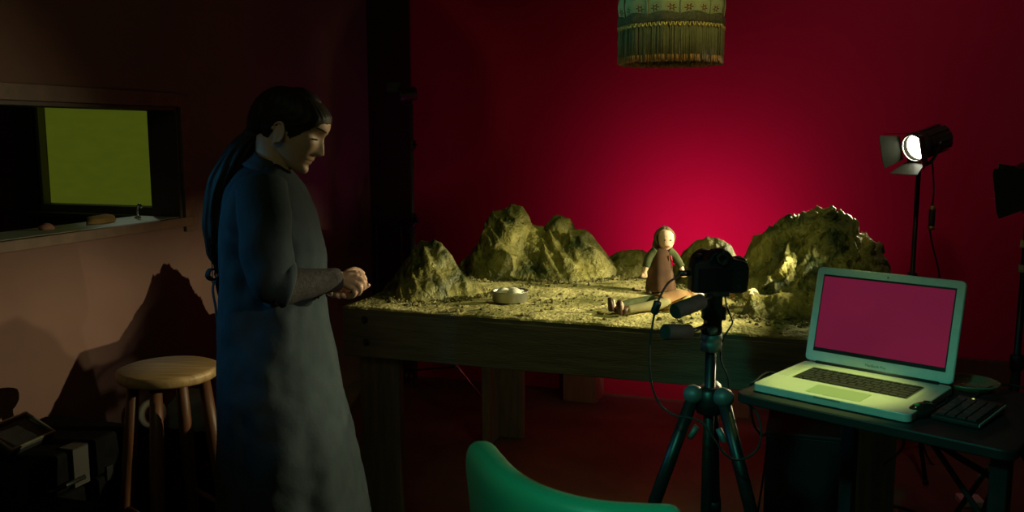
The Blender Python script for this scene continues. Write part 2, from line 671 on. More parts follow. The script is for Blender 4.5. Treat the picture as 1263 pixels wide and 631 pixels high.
m1 = Mountain(silh([(452, 372), (462, 369), (470, 362), (478, 349), (490, 334), (503, 317), (512, 303), (522, 296), (535, 292.5), (545, 299), (553, 311), (562, 324), (570, 338), (580, 346), (590, 356), (600, 370)], .36), .36, .22, .2, 1.3, .030, 7, skew=.7, p=1.1, fold=True)
m1.build('model_mountain', 'pale peaked model mountain at the left front of the table')
m2 = Mountain(silh([(556, 345), (564, 334), (572, 321), (590, 299), (598, 285), (603, 268), (608, 259), (618, 256), (632, 251), (645, 255), (650, 263), (655, 274), (668, 279), (675, 283), (690, 279), (700, 282), (711, 280), (722, 282), (735, 294), (745, 305), (755, 318), (766, 335)], 1.02), 1.02, .36, .25, 5.7, .030, 6, skew=1.3, p=1.15, fold=True)
m2.build('model_mountain', 'widest green brown model mountain at the back left, with a rounded summit')
knob = lump('model_boulder', plaster, (0, 0, 0), (.062, .06, .055), 4.4, 'rounded boulder perched on the shoulder of the back left model mountain', 'model boulder', .8)
p = at_y(690, 284, 1.04)
knob.location = (p.x, p.y, p.z - .035)
m3 = Mountain(silh([(742, 335), (752, 320), (758, 311), (775, 307), (792, 309), (805, 318), (815, 326), (822, 336)], 1.12), 1.12, .2, .18, 9.1, .018, 10)
m3.build('model_mountain', 'low model hill on the horizon behind the standing puppet')
m4 = Mountain(silh([(826, 338), (838, 320), (848, 305), (862, 296), (877, 292), (892, 296), (902, 303), (909, 314), (922, 334)], .98), .98, .26, .22, 12.4, .022, 10)
m4.build('model_mountain', 'small rounded model hill showing above the photo camera')
m5 = Mountain(silh([(905, 345), (914, 325), (925, 303), (940, 288), (960, 277), (974, 268), (984, 265), (988, 275), (992, 268), (1000, 263), (1015, 258), (1027, 255.5), (1040, 263), (1052, 274), (1066, 288), (1080, 297), (1088, 306), (1093, 318), (1098, 336)], .9), .9, .48, .32, 17.8, .048, 9, skew=-.5, p=1.3)
m5.build('model_mountain', 'tallest craggy model mountain at the right, behind the laptop screen')
m6 = Mountain(silh([(905, 398), (918, 378), (930, 362), (945, 366), (960, 360), (980, 362), (1010, 372), (1040, 392), (1060, 415)], .36), .36, .2, .22, 23.1, .022, 9, p=1.0)
m6.build('model_mountain', 'low rubble mound at the front right table edge, left of the laptop')
MTS = [m1, m2, m3, m4, m5, m6]


def top_z(x, y):
    return max([TH - .004 + ground_h(x, y)] + [GZ + m.h(x, y) for m in MTS])


# loose gravel: uncountable
ico = bmesh.new()
bmesh.ops.create_icosphere(ico, subdivisions=1, radius=1)
IV = [v.co.copy() for v in ico.verts]
IF = [tuple(v.index for v in f.verts) for f in ico.faces]
ico.free()


def stone_verts(c, r, seed, q):
    rot = Matrix.Rotation(q * 6.28, 3, 'Z') @ Matrix.Rotation(q * 17, 3, 'X')
    sc = (r * (.7 + .6 * ((q * 7) % 1)), r * (.7 + .6 * ((q * 13) % 1)), r * (.5 + .4 * ((q * 29) % 1)))
    out = []
    for v in IV:
        d = 1 + .45 * N.noise(v * 1.3 + Vector((seed, q * 50, 0)))
        out.append(Vector(c) + rot @ Vector((v.x * sc[0], v.y * sc[1], v.z * sc[2])) * d)
    return out


mb = MB()
cnt = 0
tries = 0
while cnt < 4200 and tries < 90000:
    tries += 1
    X, Y = random.uniform(.02, TW - .02), random.uniform(.02, TD - .03)
    hs = [m.h0(X, Y) for m in MTS]
    if max(hs) > .02:
        continue
    near = 0
    for m in MTS:
        for dx, dy in ((.06, 0), (-.06, 0), (0, .07), (0, .04)):
            if m.h0(X + dx, Y + dy) > .004:
                near = 1
    clump = N.noise(Vector((X * 6, Y * 6, 40))) > .12
    if random.random() > (.9 if near else (.14 if clump else .03)):
        continue
    r = random.uniform(.0018, .0048) if random.random() < .75 else random.uniform(.005, .010)
    mb.add(stone_verts((X, Y, TH - .004 + ground_h(X, Y) + r * .25), r, cnt, random.random()), IF, False)
    cnt += 1
o = mb.obj('gravel', gravelm)
tag(o, 'loose gravel and crumbs scattered over the sandy ground at the mountain feet', 'gravel', kind='stuff')

rockm = M('pale_rock', (.4, .34, .16), (.7, .62, .38), 14, rough=.55, bump=.5, bscale=60)
rust = M('rust_rock', (.28, .1, .045), (.36, .15, .07), 20, rough=.6)


def chunk(u, v, r, seed, label, mat=rockm, t=None):
    p = at_z(u, v, .915)
    z = top_z(p.x, p.y)
    for k in range(4):
        p = at_z(u, v, z + r * .3)
        z = top_z(p.x, p.y)
    mb = MB()
    bm = bmesh.new()
    bmesh.ops.create_icosphere(bm, subdivisions=2, radius=1)
    vs = []
    rot = Matrix.Rotation(seed * 2.3, 3, 'Z') @ Matrix.Rotation(seed * 1.1, 3, 'X')
    for w in bm.verts:
        d = 1 + .5 * N.noise(w.co * 1.2 + Vector((seed * 9, 0, 0)))
        vs.append(rot @ Vector((w.co.x * r * 1.5, w.co.y * r * .8, w.co.z * r * .7)) * d)
    fs = [tuple(q.index for q in f.verts) for f in bm.faces]
    bm.free()
    lo = min(q.z for q in vs)
    mb.add(vs, fs, False)
    o = mb.obj('model_rock', mat)
    o.location = (p.x, p.y, z - lo * .6)
    return tag(o, label, 'model rock', 'loose rocks on the model landscape')


chunk(936, 356, .018, 1, 'sharp pale rock splinter on the rubble mound, topmost of its rocks')
chunk(928, 364, .026, 2, 'long pale rock just below the sharp splinter on the rubble mound')
chunk(913, 384, .016, 3, 'small pale rock at the left foot of the rubble mound')
chunk(926, 378, .02, 4, 'upright pale rock in the middle of the rubble mound face')
chunk(903, 366, .014, 5, 'rust coloured stone right beside the photo camera body', rust)
chunk(965, 392, .022, 6, 'dull rock low on the rubble mound near the table edge', plaster)
chunk(985, 372, .026, 7, 'ochre rock slab on the rubble mound next to the laptop lid', plaster)
chunk(740, 386, .010, 8, 'small dark stone on the sand left of the lying puppet feet', gravelm)
chunk(682, 372, .010, 9, 'small stone on the sand right of the tin dish', gravelm)
chunk(655, 388, .009, 10, 'small stone on the sand in front of the tin dish', gravelm)

# tin dish with white filling
p = at_z(629, 371, GZ + .012)
ds = thing('dish', 'small round tin dish of white dough balls on the sand', 'dish', (p.x, p.y, TH - .004 + ground_h(p.x, p.y) - .001))
mb = MB().lathe([(.060, 0), (.064, .004), (.066, .034), (.069, .037), (.069, .040), (.065, .040), (.062, .036), (.061, .010), (.0, .009)], 48, caps=True)
mb.obj('dish_bowl', tin, ds)
for k, (a, b, c, r) in enumerate(((-.024, -.006, .030, .026), (.022, -.012, .031, .028), (.002, .026, .029, .026), (-.03, .028, .026, .018), (.034, .022, .026, .019))):
    q = MB().ball((p.x + a, p.y + b, ds.location.z + c), (r, r, r * .72), 20, 12)
    q.v = [tuple(Vector(w) + Vector((1, 1, 1)) * .0018 * N.noise(Vector(w) * 60)) for w in q.v]
    o = q.obj('dough_ball', cream)
    tag(o, 'white dough ball %s in the tin dish' % ['at the front left', 'at the front right', 'at the back middle', 'at the far left, small', 'at the far right, small'][k], 'dough ball', 'dough balls in the tin dish')

# ------------------------------------------------------------------ hanging lamp shade
lx, ly = 1.05, .75
ls = thing('pendant_lamp', 'fringed fabric pendant lampshade hanging above the model landscape', 'lamp', (lx, ly, 1.79))


def shade_mat():
    m, t, b = nt('flowered_fabric')
    b.inputs['Roughness'].default_value = .9
    b.inputs['Specular IOR Level'].default_value = .1
    uv = t.nodes.new('ShaderNodeUVMap')

    def math_(op, a, b_=None, c=None):
        n = t.nodes.new('ShaderNodeMath')
        n.operation = op
        for i, q in enumerate((a, b_, c)):
            if q is None:
                continue
            if isinstance(q, (int, float)):
                n.inputs[i].default_value = q
            else:
                t.links.new(q, n.inputs[i])
        return n.outputs[0]
    sp = t.nodes.new('ShaderNodeSeparateXYZ')
    t.links.new(uv.outputs[0], sp.inputs[0])
    row = math_('FLOOR', sp.outputs[1])
    u = math_('ADD', sp.outputs[0], math_('MULTIPLY', row, .5))
    fx = math_('SUBTRACT', math_('FRACT', u), .5)
    fy = math_('SUBTRACT', math_('FRACT', sp.outputs[1]), .5)
    r = math_('SQRT', math_('ADD', math_('MULTIPLY', fx, fx), math_('MULTIPLY', fy, fy)))
    th = math_('ARCTAN2', fy, fx)
    pet = math_('ADD', .20, math_('MULTIPLY', .09, math_('COSINE', math_('MULTIPLY', th, 6))))
    flower = math_('LESS_THAN', r, pet)
    core = math_('LESS_THAN', r, .07)
    ringo = math_('LESS_THAN', math_('ABSOLUTE', math_('SUBTRACT', r, math_('ADD', .36, math_('MULTIPLY', .03, math_('COSINE', math_('MULTIPLY', th, 6)))))), .022)
    mask = math_('SUBTRACT', flower, core)
    mask = math_('MAXIMUM', mask, math_('MULTIPLY', ringo, .35))
    mx = t.nodes.new('ShaderNodeMix')
    mx.data_type = 'RGBA'
    mx.inputs['A'].default_value = (.34, .34, .22, 1)
    mx.inputs['B'].default_value = (.15, .07, .035, 1)
    t.links.new(mask, mx.inputs['Factor'])
    t.links.new(mx.outputs['Result'], b.inputs['Base Color'])
    return m


PAN = 10


def shade_r(z, a):
    """radius of the shade: bell, slightly scalloped between its ribs"""
    r = lerp_table([(.165, .198), (.21, .205), (.27, .200), (.34, .175), (.42, .125), (.47, .07)], z)
    return r * (1 - .045 * abs(math.cos(a * PAN / 2)) + .02)


def shade_zb(a):
    return .172 + .010 * abs(math.sin(a * PAN / 2)) - .012


mb = MB()
na, nz = 120, 22
rings = []
for j in range(nz + 1):
    ring = []
    for i in range(na):
        a = 2 * PI * i / na
        zb = shade_zb(a)
        z = zb + (.47 - zb) * j / nz
        r = shade_r(z, a)
        ring.append((r * math.cos(a), r * math.sin(a), z))
    rings.append(ring)
mb.loft(rings, caps=False)
sh = mb.obj('lamp_shade', shade_mat(), ls, solid=.003)
me = sh.data
uvl = me.uv_layers.new(name='UVMap')
for poly in me.polygons:
    for li in poly.loop_indices:
        vi = me.loops[li].vertex_index
        i, j = vi % na, vi // na
        ii = i
        if poly.vertices[0] % na == na - 1 and i == 0:
            ii = na
        uvl.data[li].uv = (ii / na * PAN * 2, j / nz * 6.5)
mb = MB()
for k in range(PAN):
    a = 2 * PI * k / PAN
    pa = [((shade_r(z, a) + .003) * math.cos(a), (shade_r(z, a) + .003) * math.sin(a), z) for z in [.162 + .308 * q / 12 for q in range(13)]]
    mb.tube(pa, .0028, 6)
mb.obj('piping', M('piping_cord', (.3, .29, .16), rough=.7), ls)
mb = MB()
rings = []
for i in range(na):
    a = 2 * PI * i / na
    r = shade_r(.17, a)
    zb = shade_zb(a)
    rings.append([((r + dr) * math.cos(a), (r + dr) * math.sin(a), z) for dr, z in ((.002, zb + .008), (.006, zb + .004), (.006, .140), (.001, .137), (-.003, .140), (-.003, zb + .004))])
mb.loft(rings, closed=True)
mb.obj('braid_trim', M('braid', (.045, .045, .03), (.12, .09, .05), 130, rough=.6, bump=.6, bscale=300), ls)
mb = MB()
for i in range(72):
    a = 2 * PI * (i + .5) / 72
    r = shade_r(.17, a) + .004
    pa = [(r * math.cos(a + d), r * math.sin(a + d), z) for d, z in ((-.03, .139), (-.015, .128), (0, .124), (.015, .128), (.03, .139))]
    mb.tube(pa, .0026, 6)
mb.obj('loop_trim', M('gold_cord', (.62, .42, .16), rough=.35, metal=.6), ls)
mb = MB()
for i in range(560):
    a = 2 * PI * i / 560 + random.uniform(-.004, .004)
    r = shade_r(.17, a) + random.uniform(-.003, .003)
    L = .136 + random.uniform(-.007, .006)
    w = random.uniform(-.006, .006)
    pa = [(r * math.cos(a), r * math.sin(a), .138), ((r + .001) * math.cos(a + w * .3), (r + .001) * math.sin(a + w * .3), .138 - L * .5), (r * math.cos(a + w), r * math.sin(a + w), .138 - L)]
    mb.tube(pa, [.0019, .0017, .0021], 5)
fr = mb.obj('fringe', None or M('fringe_thread', (.10, .085, .04), (.15, .12, .055), 60, rough=.7), ls)
fr['kind'] = 'stuff'
# rust tips of the fringe
mb = MB()
for i in range(560):
    a = 2 * PI * i / 560 + random.uniform(-.006, .006)
    r = shade_r(.17, a) + random.uniform(-.003, .003)
    L = random.uniform(.016, .026)
    mb.tube([(r * math.cos(a), r * math.sin(a), .022), (r * math.cos(a + .003), r * math.sin(a + .003), .022 - L)], [.0018, .0024], 5)
fr2 = mb.obj('fringe_tips', M('rust_thread', (.34, .13, .035), (.42, .18, .05), 60, rough=.7), ls)
fr2['kind'] = 'stuff'
mb = MB().lathe([(.072, .465), (.074, .475), (.03, .49), (.018, .52), (.008, .54)], 24)
mb.obj('cap', metal_dark, ls)
mb = MB().tube([(0, 0, .53), (0, 0, CEIL - 1.80)], .004, 8)
mb.obj('cord', black_soft, ls)

# ------------------------------------------------------------------ light stands and lamps
alloy = M('stand_alloy', (.16, .15, .15), rough=.4, metal=.5)


def light_stand(loc, h, label, spread=.42, rot=0, clamps=()):
    mt_ = alloy if clamps else metal_dark
    t = thing('light_stand', label, 'light stand', (loc[0], loc[1], 0), rot)
    MB().tube([(0, 0, .1), (0, 0, h)], .011, 12).obj('pole', mt_, t)
    MB().tube([(0, 0, .1), (0, 0, h * .62)], .015, 12).obj('column', mt_, t)
    for k in range(3):
        a = 2 * PI * k / 3 + .4
        d = Vector((math.cos(a), math.sin(a), 0))
        l = MB().tube([d * .02 + Vector((0, 0, .5)), d * spread + Vector((0, 0, .012))], .009, 10).obj('leg', chrome if clamps else metal_dark, t)
        MB().ball(d * spread + Vector((0, 0, .012)), (.014, .014, .012), 10, 6).obj('foot', black_soft, l)
        MB().tube([(d * .012) + Vector((0, 0, .2)), d * (spread * .55) + Vector((0, 0, .5 - .488 * .53))], .005, 8).obj('brace', metal_dark, t)
    for z in [h * .62] + list(clamps):
        q = MB().lathe([(.02, -.025), (.022, -.02), (.022, .02), (.02, .025)], 14, (0, 0, z)).obj('clamp', metal_dark, t)
        MB().tube([(.018, 0, z), (.05, -.006, z)], .007, 8).obj('knob', black, q)
    return t


def spot_lamp(loc, aim, L, r, label, lens_strength, doors=(.55, .42, .55, .42), dl=.5):
    """theatre lamp: local +Z is the beam"""
    t = thing('spot_lamp', label, 'lamp', loc)
    t.rotation_euler = rot_to(aim).to_euler()
    mb = MB().lathe([(.3 * r, -L * .5), (r * .75, -L * .5), (r * .92, -L * .46), (r, -L * .2), (r, L * .14), (r * 1.1, L * .16), (r * 1.1, L * .30), (r * .98, L * .30), (r * .95, L * .17), (r * .1, L * .16)], 28)
    mb.obj('lamp_housing', metal_olive, t)
    mb = MB()
    for k in range(9):
        a = 2 * PI * k / 9 + .2
        d = Vector((math.cos(a), math.sin(a), 0))
        mb.box(d * r * 1.02 + Vector((0, 0, -L * .18)), (.004, r * .42, L * .5), Matrix.Rotation(a, 3, 'Z'))
    mb.obj('cooling_fins', metal_olive, t)
    lens = MB().lathe([(.0, L * .255), (r * .5, L * .245), (r * .88, L * .215), (r * .9, L * .19), (.0, L * .18)], 28)
    lens.obj('lens', emit('lens_glow', (1.0, .98, .80), lens_strength), t)
    MB().tube([(r * 1.0 * math.cos(a), r * 1.0 * math.sin(a), L * .31) for a in [2 * PI * k / 28 for k in range(28)]], .004, 6, closed=True).obj('lens_ring', chrome if lens_strength else metal_olive, t)
    if doors:
        for k in range(4):
            a = PI / 2 * k
            rt = Matrix.Rotation(a, 3, 'Z')
            hw = r * 1.05
            ln = L * dl * (1.45 if k == 0 and lens_strength == 0 else .78 if k == 2 and lens_strength == 0 else 1)
            op = doors[k]
            pts = []
            for (xx, yy) in ((-hw * .85, 0), (hw * .85, 0), (hw * 1.2, ln), (hw * .9, ln * 1.04), (-hw * .9, ln * 1.04), (-hw * 1.2, ln)):
                for th in (0, .003):
                    v = Vector((r * 1.08 + yy * math.sin(op) + th, xx, L * .31 + yy * math.cos(op)))
                    pts.append(rt @ v)
            idx = [0, 2, 4, 6, 8, 10]
            fs = [tuple(idx), tuple(i + 1 for i in reversed(idx))] + [(idx[i], idx[i] + 1, idx[(i + 1) % 6] + 1, idx[(i + 1) % 6]) for i in range(6)]
            MB().add(pts, fs, False).obj('barn_door', M('barn_door_%d' % k, (.055, .06, .038), rough=.45, metal=.3), t)
    # yoke and rear knobs
    return t


def yoke(t, loc, top, w, aim):
    """U bracket from the stand top to both sides of the lamp, in the lamp's own frame"""
    inv = rot_to(aim).inverted()
    c = Vector(top) - Vector(loc)
    side_v = Vector((aim[1], -aim[0], 0)).normalized()
    pts = [side_v * w, side_v * w + c * .55, side_v * w * .7 + c * .9, c, -side_v * w * .7 + c * .9, -side_v * w + c * .55, -side_v * w]
    MB().tube([inv @ p for p in cr(pts, 5)], [(.003, .010)] * (5 * 6 + 1), 8).obj('yoke', metal_dark, t)
    for s_ in (1, -1):
        MB().tube([inv @ (side_v * s_ * (w - .015)), inv @ (side_v * s_ * (w + .022))], .012, 10).obj('knob', metal_dark, t)


# lit lamp, back right
p1 = at(1141, 177, 4.1)
a1 = Vector((-.72, -.66, -.27)).normalized()
sl1 = spot_lamp(p1, a1, .24, .062, 'small lit lamp with barn doors on the stand before the red wall', 14, (.5, .25, .5, .35), .36)
stp = at(1130, 203, 4.1)
st1 = light_stand((p1.x - .02, p1.y), stp.z, 'thin black light stand under the lit lamp, behind the laptop', .38, .3)
yoke(sl1, p1, Vector((p1.x - .02, p1.y, stp.z + .0)), .075, a1)
cb = MB()
px = p1.x
cb.tube(cr([(px + .03, p1.y - .02, stp.z + .03), (px + .045, p1.y - .03, stp.z - .12), (px + .04, p1.y - .03, stp.z - .3), (px + .09, p1.y - .05, stp.z - .52), (px + .05, p1.y - .05, stp.z - .66), (px + .0, p1.y - .03, stp.z - .8), (px + .03, p1.y - .03, stp.z - 1.0), (px + .1, p1.y - .1, .006), (px + .4, p1.y - .1, .006)], 8), .004, 8)
o = cb.obj('cable', black_soft)
tag(o, 'black power cable dangling from the lit lamp beside its stand', 'cable')
bb = thing('inline_switch', 'dark inline switch with brass ends on the lit lamp cable', 'switch', (px + .044, p1.y - .03, stp.z - .24))
MB().lathe([(.008, -.05), (.014, -.045), (.014, .045), (.008, .05)], 12).obj('switch_body', black, bb)
brass = M('brass', (.5, .38, .12), rough=.35, metal=.8)
MB().lathe([(.0145, .038), (.0155, .042), (.0155, .052), (.01, .056)], 12).obj('brass_end', brass, bb)
MB().lathe([(.01, -.056), (.0155, -.052), (.0155, -.042), (.0145, -.038)], 12).obj('brass_end', brass, bb)

# far right lamp, only its barn doors in the frame
p2 = Vector((2.31, .40, 1.37))
a2 = Vector((-.97, -.16, -.16)).normalized()
sl2 = spot_lamp(p2, a2, .20, .062, 'dark barn door lamp at the right edge, aimed left at the set', 0, (.30, -.63, -.37, -.37), .5)
st2 = light_stand((2.255, .41), 1.26, 'light stand with a banded pole at the right edge of the photo', .40, 1.2)
yoke(sl2, p2, (2.255, .41, 1.265), .078, a2)
tape = M('pale_tape', (.45, .42, .3), rough=.7)
for z in (1.17, 1.09):
    MB().lathe([(.0165, -.012), (.0165, .012)], 14, (0, 0, z)).obj('tape_band', tape, st2)

# left stand with a small dark head
sp_ = at_y(507, 128, 1.66)
st3 = light_stand((sp_.x, 1.66), sp_.z, 'tall slim light stand in the dark corner left of the red wall', .46, -.40, (sp_.z - .22, sp_.z - .62))
t = thing('spot_lamp', 'small unlit lamp head on top of the corner light stand', 'lamp', (sp_.x, 1.66, sp_.z + .002))
q = rot_to((-.8, -.5, -.1))
MB().lathe([(.03, -.05), (.036, -.045), (.036, .03), (.046, .05), (.04, .05), (.01, .02)], 20, (-.02, 0, .05), q).obj('lamp_housing', metal_olive, t)
MB().tube([(0, 0, 0), (0, 0, .03), (-.02, 0, .045)], .008, 8).obj('spigot', metal_dark, t)
MB().box((-.08, -.05, .085), (.07, .003, .05), Matrix.Rotation(.6, 3, 'Z')).obj('barn_door', metal_olive, t)
t = thing('metal_frame', 'dark square metal frame standing in the corner beside the tall stand', 'frame', (-.80, 2.0, 0))
fz = at_y(490, 282, 2.0).z
mb = MB()
mb.tube(cr([(-.09, 0, 0), (-.09, 0, fz - .03), (-.075, 0, fz), (.06, 0, fz), (.075, 0, fz - .03), (.075, 0, 0)], 4), .011, 8)
mb.obj('tube_frame', metal_dark, t)
MB().box((-.0075, 0, fz * .6), (.15, .012, .09)).obj('crossbar', metal_dark, t)

# things along the red wall
def wood_block(u0, u1, v0, depth, h, label):
    a, b = at_z(u0, v0, 0), at_z(u1, v0 + (u1 - u0) * .07, 0)
    o = MB().box(((a.x + b.x) / 2, a.y + depth / 2, h / 2), (b.x - a.x, depth, h)).obj('wooden_block', crate_wood, None, bevel=.004)
    return tag(o, label, 'block', 'wooden blocks behind the table')


wood_block(694, 736, 494, .2, .42, 'plain wooden block under the middle of the table, by the red wall')
wood_block(901, 924, 514, .06, .40, 'narrow wooden block standing behind the tripod and the laptop table corner')
a, b = at_y(1160, 440, 2.19), at_y(1247, 444, 2.19)
o = MB().box(((a.x + b.x) / 2, 2.198, a.z / 2), (b.x - a.x, .03, a.z)).obj('plywood_sheet', brownpanel, None, bevel=.003)
tag(o, 'brown plywood sheet standing against the red wall behind the glass ashtray', 'board')
o = MB().box((b.x + .015, 2.19, a.z * .52), (.022, .05, a.z * 1.04)).obj('wooden_batten', crate_wood, None, bevel=.002)
tag(o, 'thin pale upright batten at the right end of the brown panel', 'batten')

# ------------------------------------------------------------------ stool
sc_ = Vector((-.392, -.462, 0))
stl = thing('stool', 'round wooden bar stool with a scuffed plank seat beside the woman', 'stool', sc_, YAW)
mb = MB().lathe([(.10, .722), (.152, .724), (.159, .732), (.161, .745), (.158, .756), (.148, .760), (.001, .760)], 48)
seat = mb.obj('seat', palewood, stl)
feet = []
for k, ang in enumerate((180, 272, 2, 92)):
    a = R(ang)
    d = Vector((math.cos(a), math.sin(a), 0))
    top, bot = d * .115 + Vector((0, 0, .725)), d * .195
    feet.append((top, bot))
    MB().tube([top, top.lerp(bot, .3), top.lerp(bot, .75), bot], [.019, .0225, .022, .0165], 14).obj('leg', redwood, stl)
for k in range(4):
    for f in ((.62, .80)[k % 2],):
        A_, B_ = feet[k], feet[(k + 1) % 4]
        pa, pb = A_[0].lerp(A_[1], f), B_[0].lerp(B_[1], f)
        MB().tube([pa, pa.lerp(pb, .5), pb], [.008, .011, .008], 10).obj('rung', redwood, stl)

# ------------------------------------------------------------------ equipment along the left wall
casem = M('case_vinyl', (.004, .0042, .004), (.007, .007, .0065), 25, rough=.85, spec=.04)
edge = M('case_edge', (.03, .033, .03), rough=.4, metal=.6)


def case(x0, x1, y0, y1, h, label, tilt=0, ribs=False, z0=0):
    t = thing('equipment_case', label, 'case', ((x0 + x1) / 2, (y0 + y1) / 2, z0), tilt, 'black equipment cases by the left wall')
    dx, dy = x1 - x0, y1 - y0
    MB().box((0, 0, h * .36), (dx, dy, h * .72)).obj('case_body', casem, t, bevel=.012)
    MB().box((0, 0, h * .865), (dx, dy, h * .265)).obj('lid', casem, t, bevel=.012)
    MB().tube([(dx / 2 + .002, -dy * .12, h * .80), (dx / 2 + .022, -dy * .10, h * .80), (dx / 2 + .022, dy * .10, h * .80), (dx / 2 + .002, dy * .12, h * .80)], .008, 8).obj('handle', edge, t)
    for s_ in (-.3, .3):
        MB().box((dx / 2 + .003, dy * s_, h * .73), (.01, .03, .05)).obj('latch', edge, t, bevel=.002)
    if ribs:
        mb = MB()
        for k in range(9):
            mb.box((dx / 2 + .002, 0, h * (.06 + .066 * k)), (.01, dy * .94, h * .03))
        mb.obj('ribbed_panel', casem, t, bevel=.002)
        mb = MB()
        for k in range(7):
            mb.box((-dx * .4 + dx * .13 * k, 0, h + .001), (dx * .05, dy * .9, .012))
        mb.obj('ribbed_lid', casem, t, bevel=.002)
    return t


case(-1.02, -.66, -.98, -.34, .50, 'tall black equipment case at the left edge, with a tilted small monitor on it')
case(-.64, -.40, -1.16, -.74, .40, 'black hard case with a steel edge in front of the tall case', .05)
case(-1.0, -.58, -.30, .08, .33, 'ribbed black case on the floor behind the left stool leg', 0, True)
case(-1.02, -.76, .13, .40, .24, 'small black case between the ribbed case and the cardboard box', 0)
tp = MB().box((-.645, -.6, .44), (.006, .065, .13)).box((-.67, -.6, .5035), (.056, .065, .004)).obj('tape_strip', M('grey_tape', (.03, .029, .024), (.045, .043, .036), 12, rough=.6))
tag(tp, 'grey tape strip stuck over the lid edge of the tall case', 'tape')
mt = thing('monitor', 'small tilted monitor with a metal rim lying on the tall black case', 'monitor', (-.84, -.66, .5), .1)
tl = Matrix.Rotation(.5, 3, 'Y')
MB().box((0, 0, .042), (.13, .19, .024), tl).obj('monitor_body', black, mt, bevel=.006)
mb = MB()
for d, c in (((.008, .19, .01), (.06, 0, .016)), ((.008, .19, .01), (-.06, 0, .016)), ((.13, .008, .01), (0, .092, .016)), ((.13, .008, .01), (0, -.092, .016))):
    mb.box(Vector((0, 0, .042)) + tl @ Vector(c), d, tl)
mb.obj('monitor_rim', M('rim_metal', (.4, .4, .3), rough=.3, metal=.8), mt, bevel=.002)
MB().box((-.045, 0, .026), (.03, .15, .05)).obj('monitor_foot', black, mt, bevel=.004)
# white tape roll, grey cloth, bottles, tag, cardboard box
pt = at_x(178, 486, -.92)
rt_ = rot_to((1, -.3, .1))
tr = thing('tape_roll', 'roll of white tape standing on edge seen under the stool seat', 'tape', (-.9, .03, .341))
MB().lathe([(.042, -.014), (.058, -.014), (.058, .014), (.042, .014), (.042, -.014)], 32, (0, 0, .0575), rt_, caps=False).obj('tape_ring', M('white_tape', (.6, .6, .45), rough=.6), tr)
MB().lathe([(.038, -.0145), (.0425, -.0145), (.0425, .0145), (.038, .0145), (.038, -.0145)], 32, (0, 0, .0575), rt_, caps=False).obj('core', card, tr)
lump('cloth_bag', grey_fabric, (-.89, .26, .238), (.1, .11, .11), 6, 'slumped grey cloth bag behind the stool legs', 'bag', .75)
cbx = thing('cardboard_box', 'low brown cardboard box under the bottles behind the stool', 'box', (-.86, .59, 0))
MB().box((0, 0, .1), (.28, .34, .2)).obj('box_body', card, cbx, bevel=.003)
MB().box((0, 0, .2015), (.278, .338, .003)).obj('lid', card, cbx, bevel=.001)


def bottle(x, y, z, r, h, mat, label):
    t = thing('bottle', label, 'bottle', (x, y, z), 0, 'bottles on the cardboard box')
    MB().lathe([(r * .6, 0), (r, .004), (r, h * .6), (r * .8, h * .7), (r * .35, h * .8), (r * .33, h * .93), (r * .2, h * .935)], 24).obj('bottle_body', mat, t)
    MB().lathe([(r * .4, h * .9), (r * .42, h * .91), (r * .42, h), (r * .3, h)], 16).obj('cap', white_plastic, t)
    return t


glassd = M('dark_glass', (.02, .03, .02), rough=.1, spec=.7)
bottle(-.80, .48, .203, .034, .13, glassd, 'squat dark glass bottle nearest the stool legs')
bottle(-.92, .62, .203, .032, .24, glassd, 'tall dark bottle behind the white card')
bottle(-.80, .70, .203, .02, .16, M('yellow_plastic', (.5, .42, .1), rough=.4), 'slim yellow bottle next to the woman\'s dress')
o = MB().box((0, 0, .05), (.004, .10, .075), Matrix.Rotation(-.35, 3, 'Y')).obj('card', white_plastic)
o.location = (-.81, .585, .215)
tag(o, 'small white card leaning on the dark bottles', 'card')

# ------------------------------------------------------------------ green chair
ch = thing('tub_chair', 'green vinyl tub chair with a curved padded back, nearest the viewer', 'chair', (1.28, -1.16, 0))
ox, oy = 1.28, -1.16
CZ = .885
base_pts = [at_z(590, 560, CZ), at_z(603, 578, CZ), at_z(627, 604, CZ), at_z(668, 628, CZ), at_z(730, 645, CZ), at_z(800, 651, CZ), at_z(846, 651, CZ)]
pts = cr([(p.x - ox, p.y - oy, 0) for p in base_pts], 8)
n = len(pts)
rings = []
for i, p in enumerate(pts):
    a = pts[max(i - 1, 0)]
    b = pts[min(i + 1, n - 1)]
    tdir = (b - a).normalized()
    out = Vector((tdir.y, -tdir.x, 0))
    e = min(i, n - 1 - i) / 5
    sh_ = math.sqrt(max(0, 1 - (1 - min(e, 1)) ** 2)) * .96 + .04
    w = .037 * (.35 + .65 * sh_)
    zt, zb = .925, .60
    zt = zb + (zt - zb) * (.86 + .14 * sh_)
    ring = []
    for k in range(28):
        th = 2 * PI * k / 28
        cx_, sz_ = math.cos(th), math.sin(th)
        X_ = w * math.copysign(abs(cx_) ** .8, cx_)
        Z_ = math.copysign(abs(sz_) ** .28, sz_)
        zc = (zt + zb) / 2 + (zt - zb) / 2 * Z_
        lean = (zc - zb) * .10
        ring.append(p + out * (X_ + lean - .03) + Vector((0, 0, zc)))
    rings.append(ring)
MB().loft(rings).obj('backrest', greenpad, ch)
cxy = sum(((Vector(p)) for p in pts), Vector()) / n
sx = Vector((.03, .0, 0))
MB().lathe([(.15, .56), (.185, .57), (.19, .60), (.185, .635), (.15, .65), (.001, .652)], 40, (-.02, -.05, 0)).obj('seat', greenpad, ch)
for a in (45, 135, 225, 315):
    d = Vector((math.cos(R(a)), math.sin(R(a)), 0))
    MB().tube([d * .13 + Vector((-.02, -.05, .57)), d * .18 + Vector((-.02, -.05, 0))], [.018, .012], 12).obj('leg', metal_dark, ch)

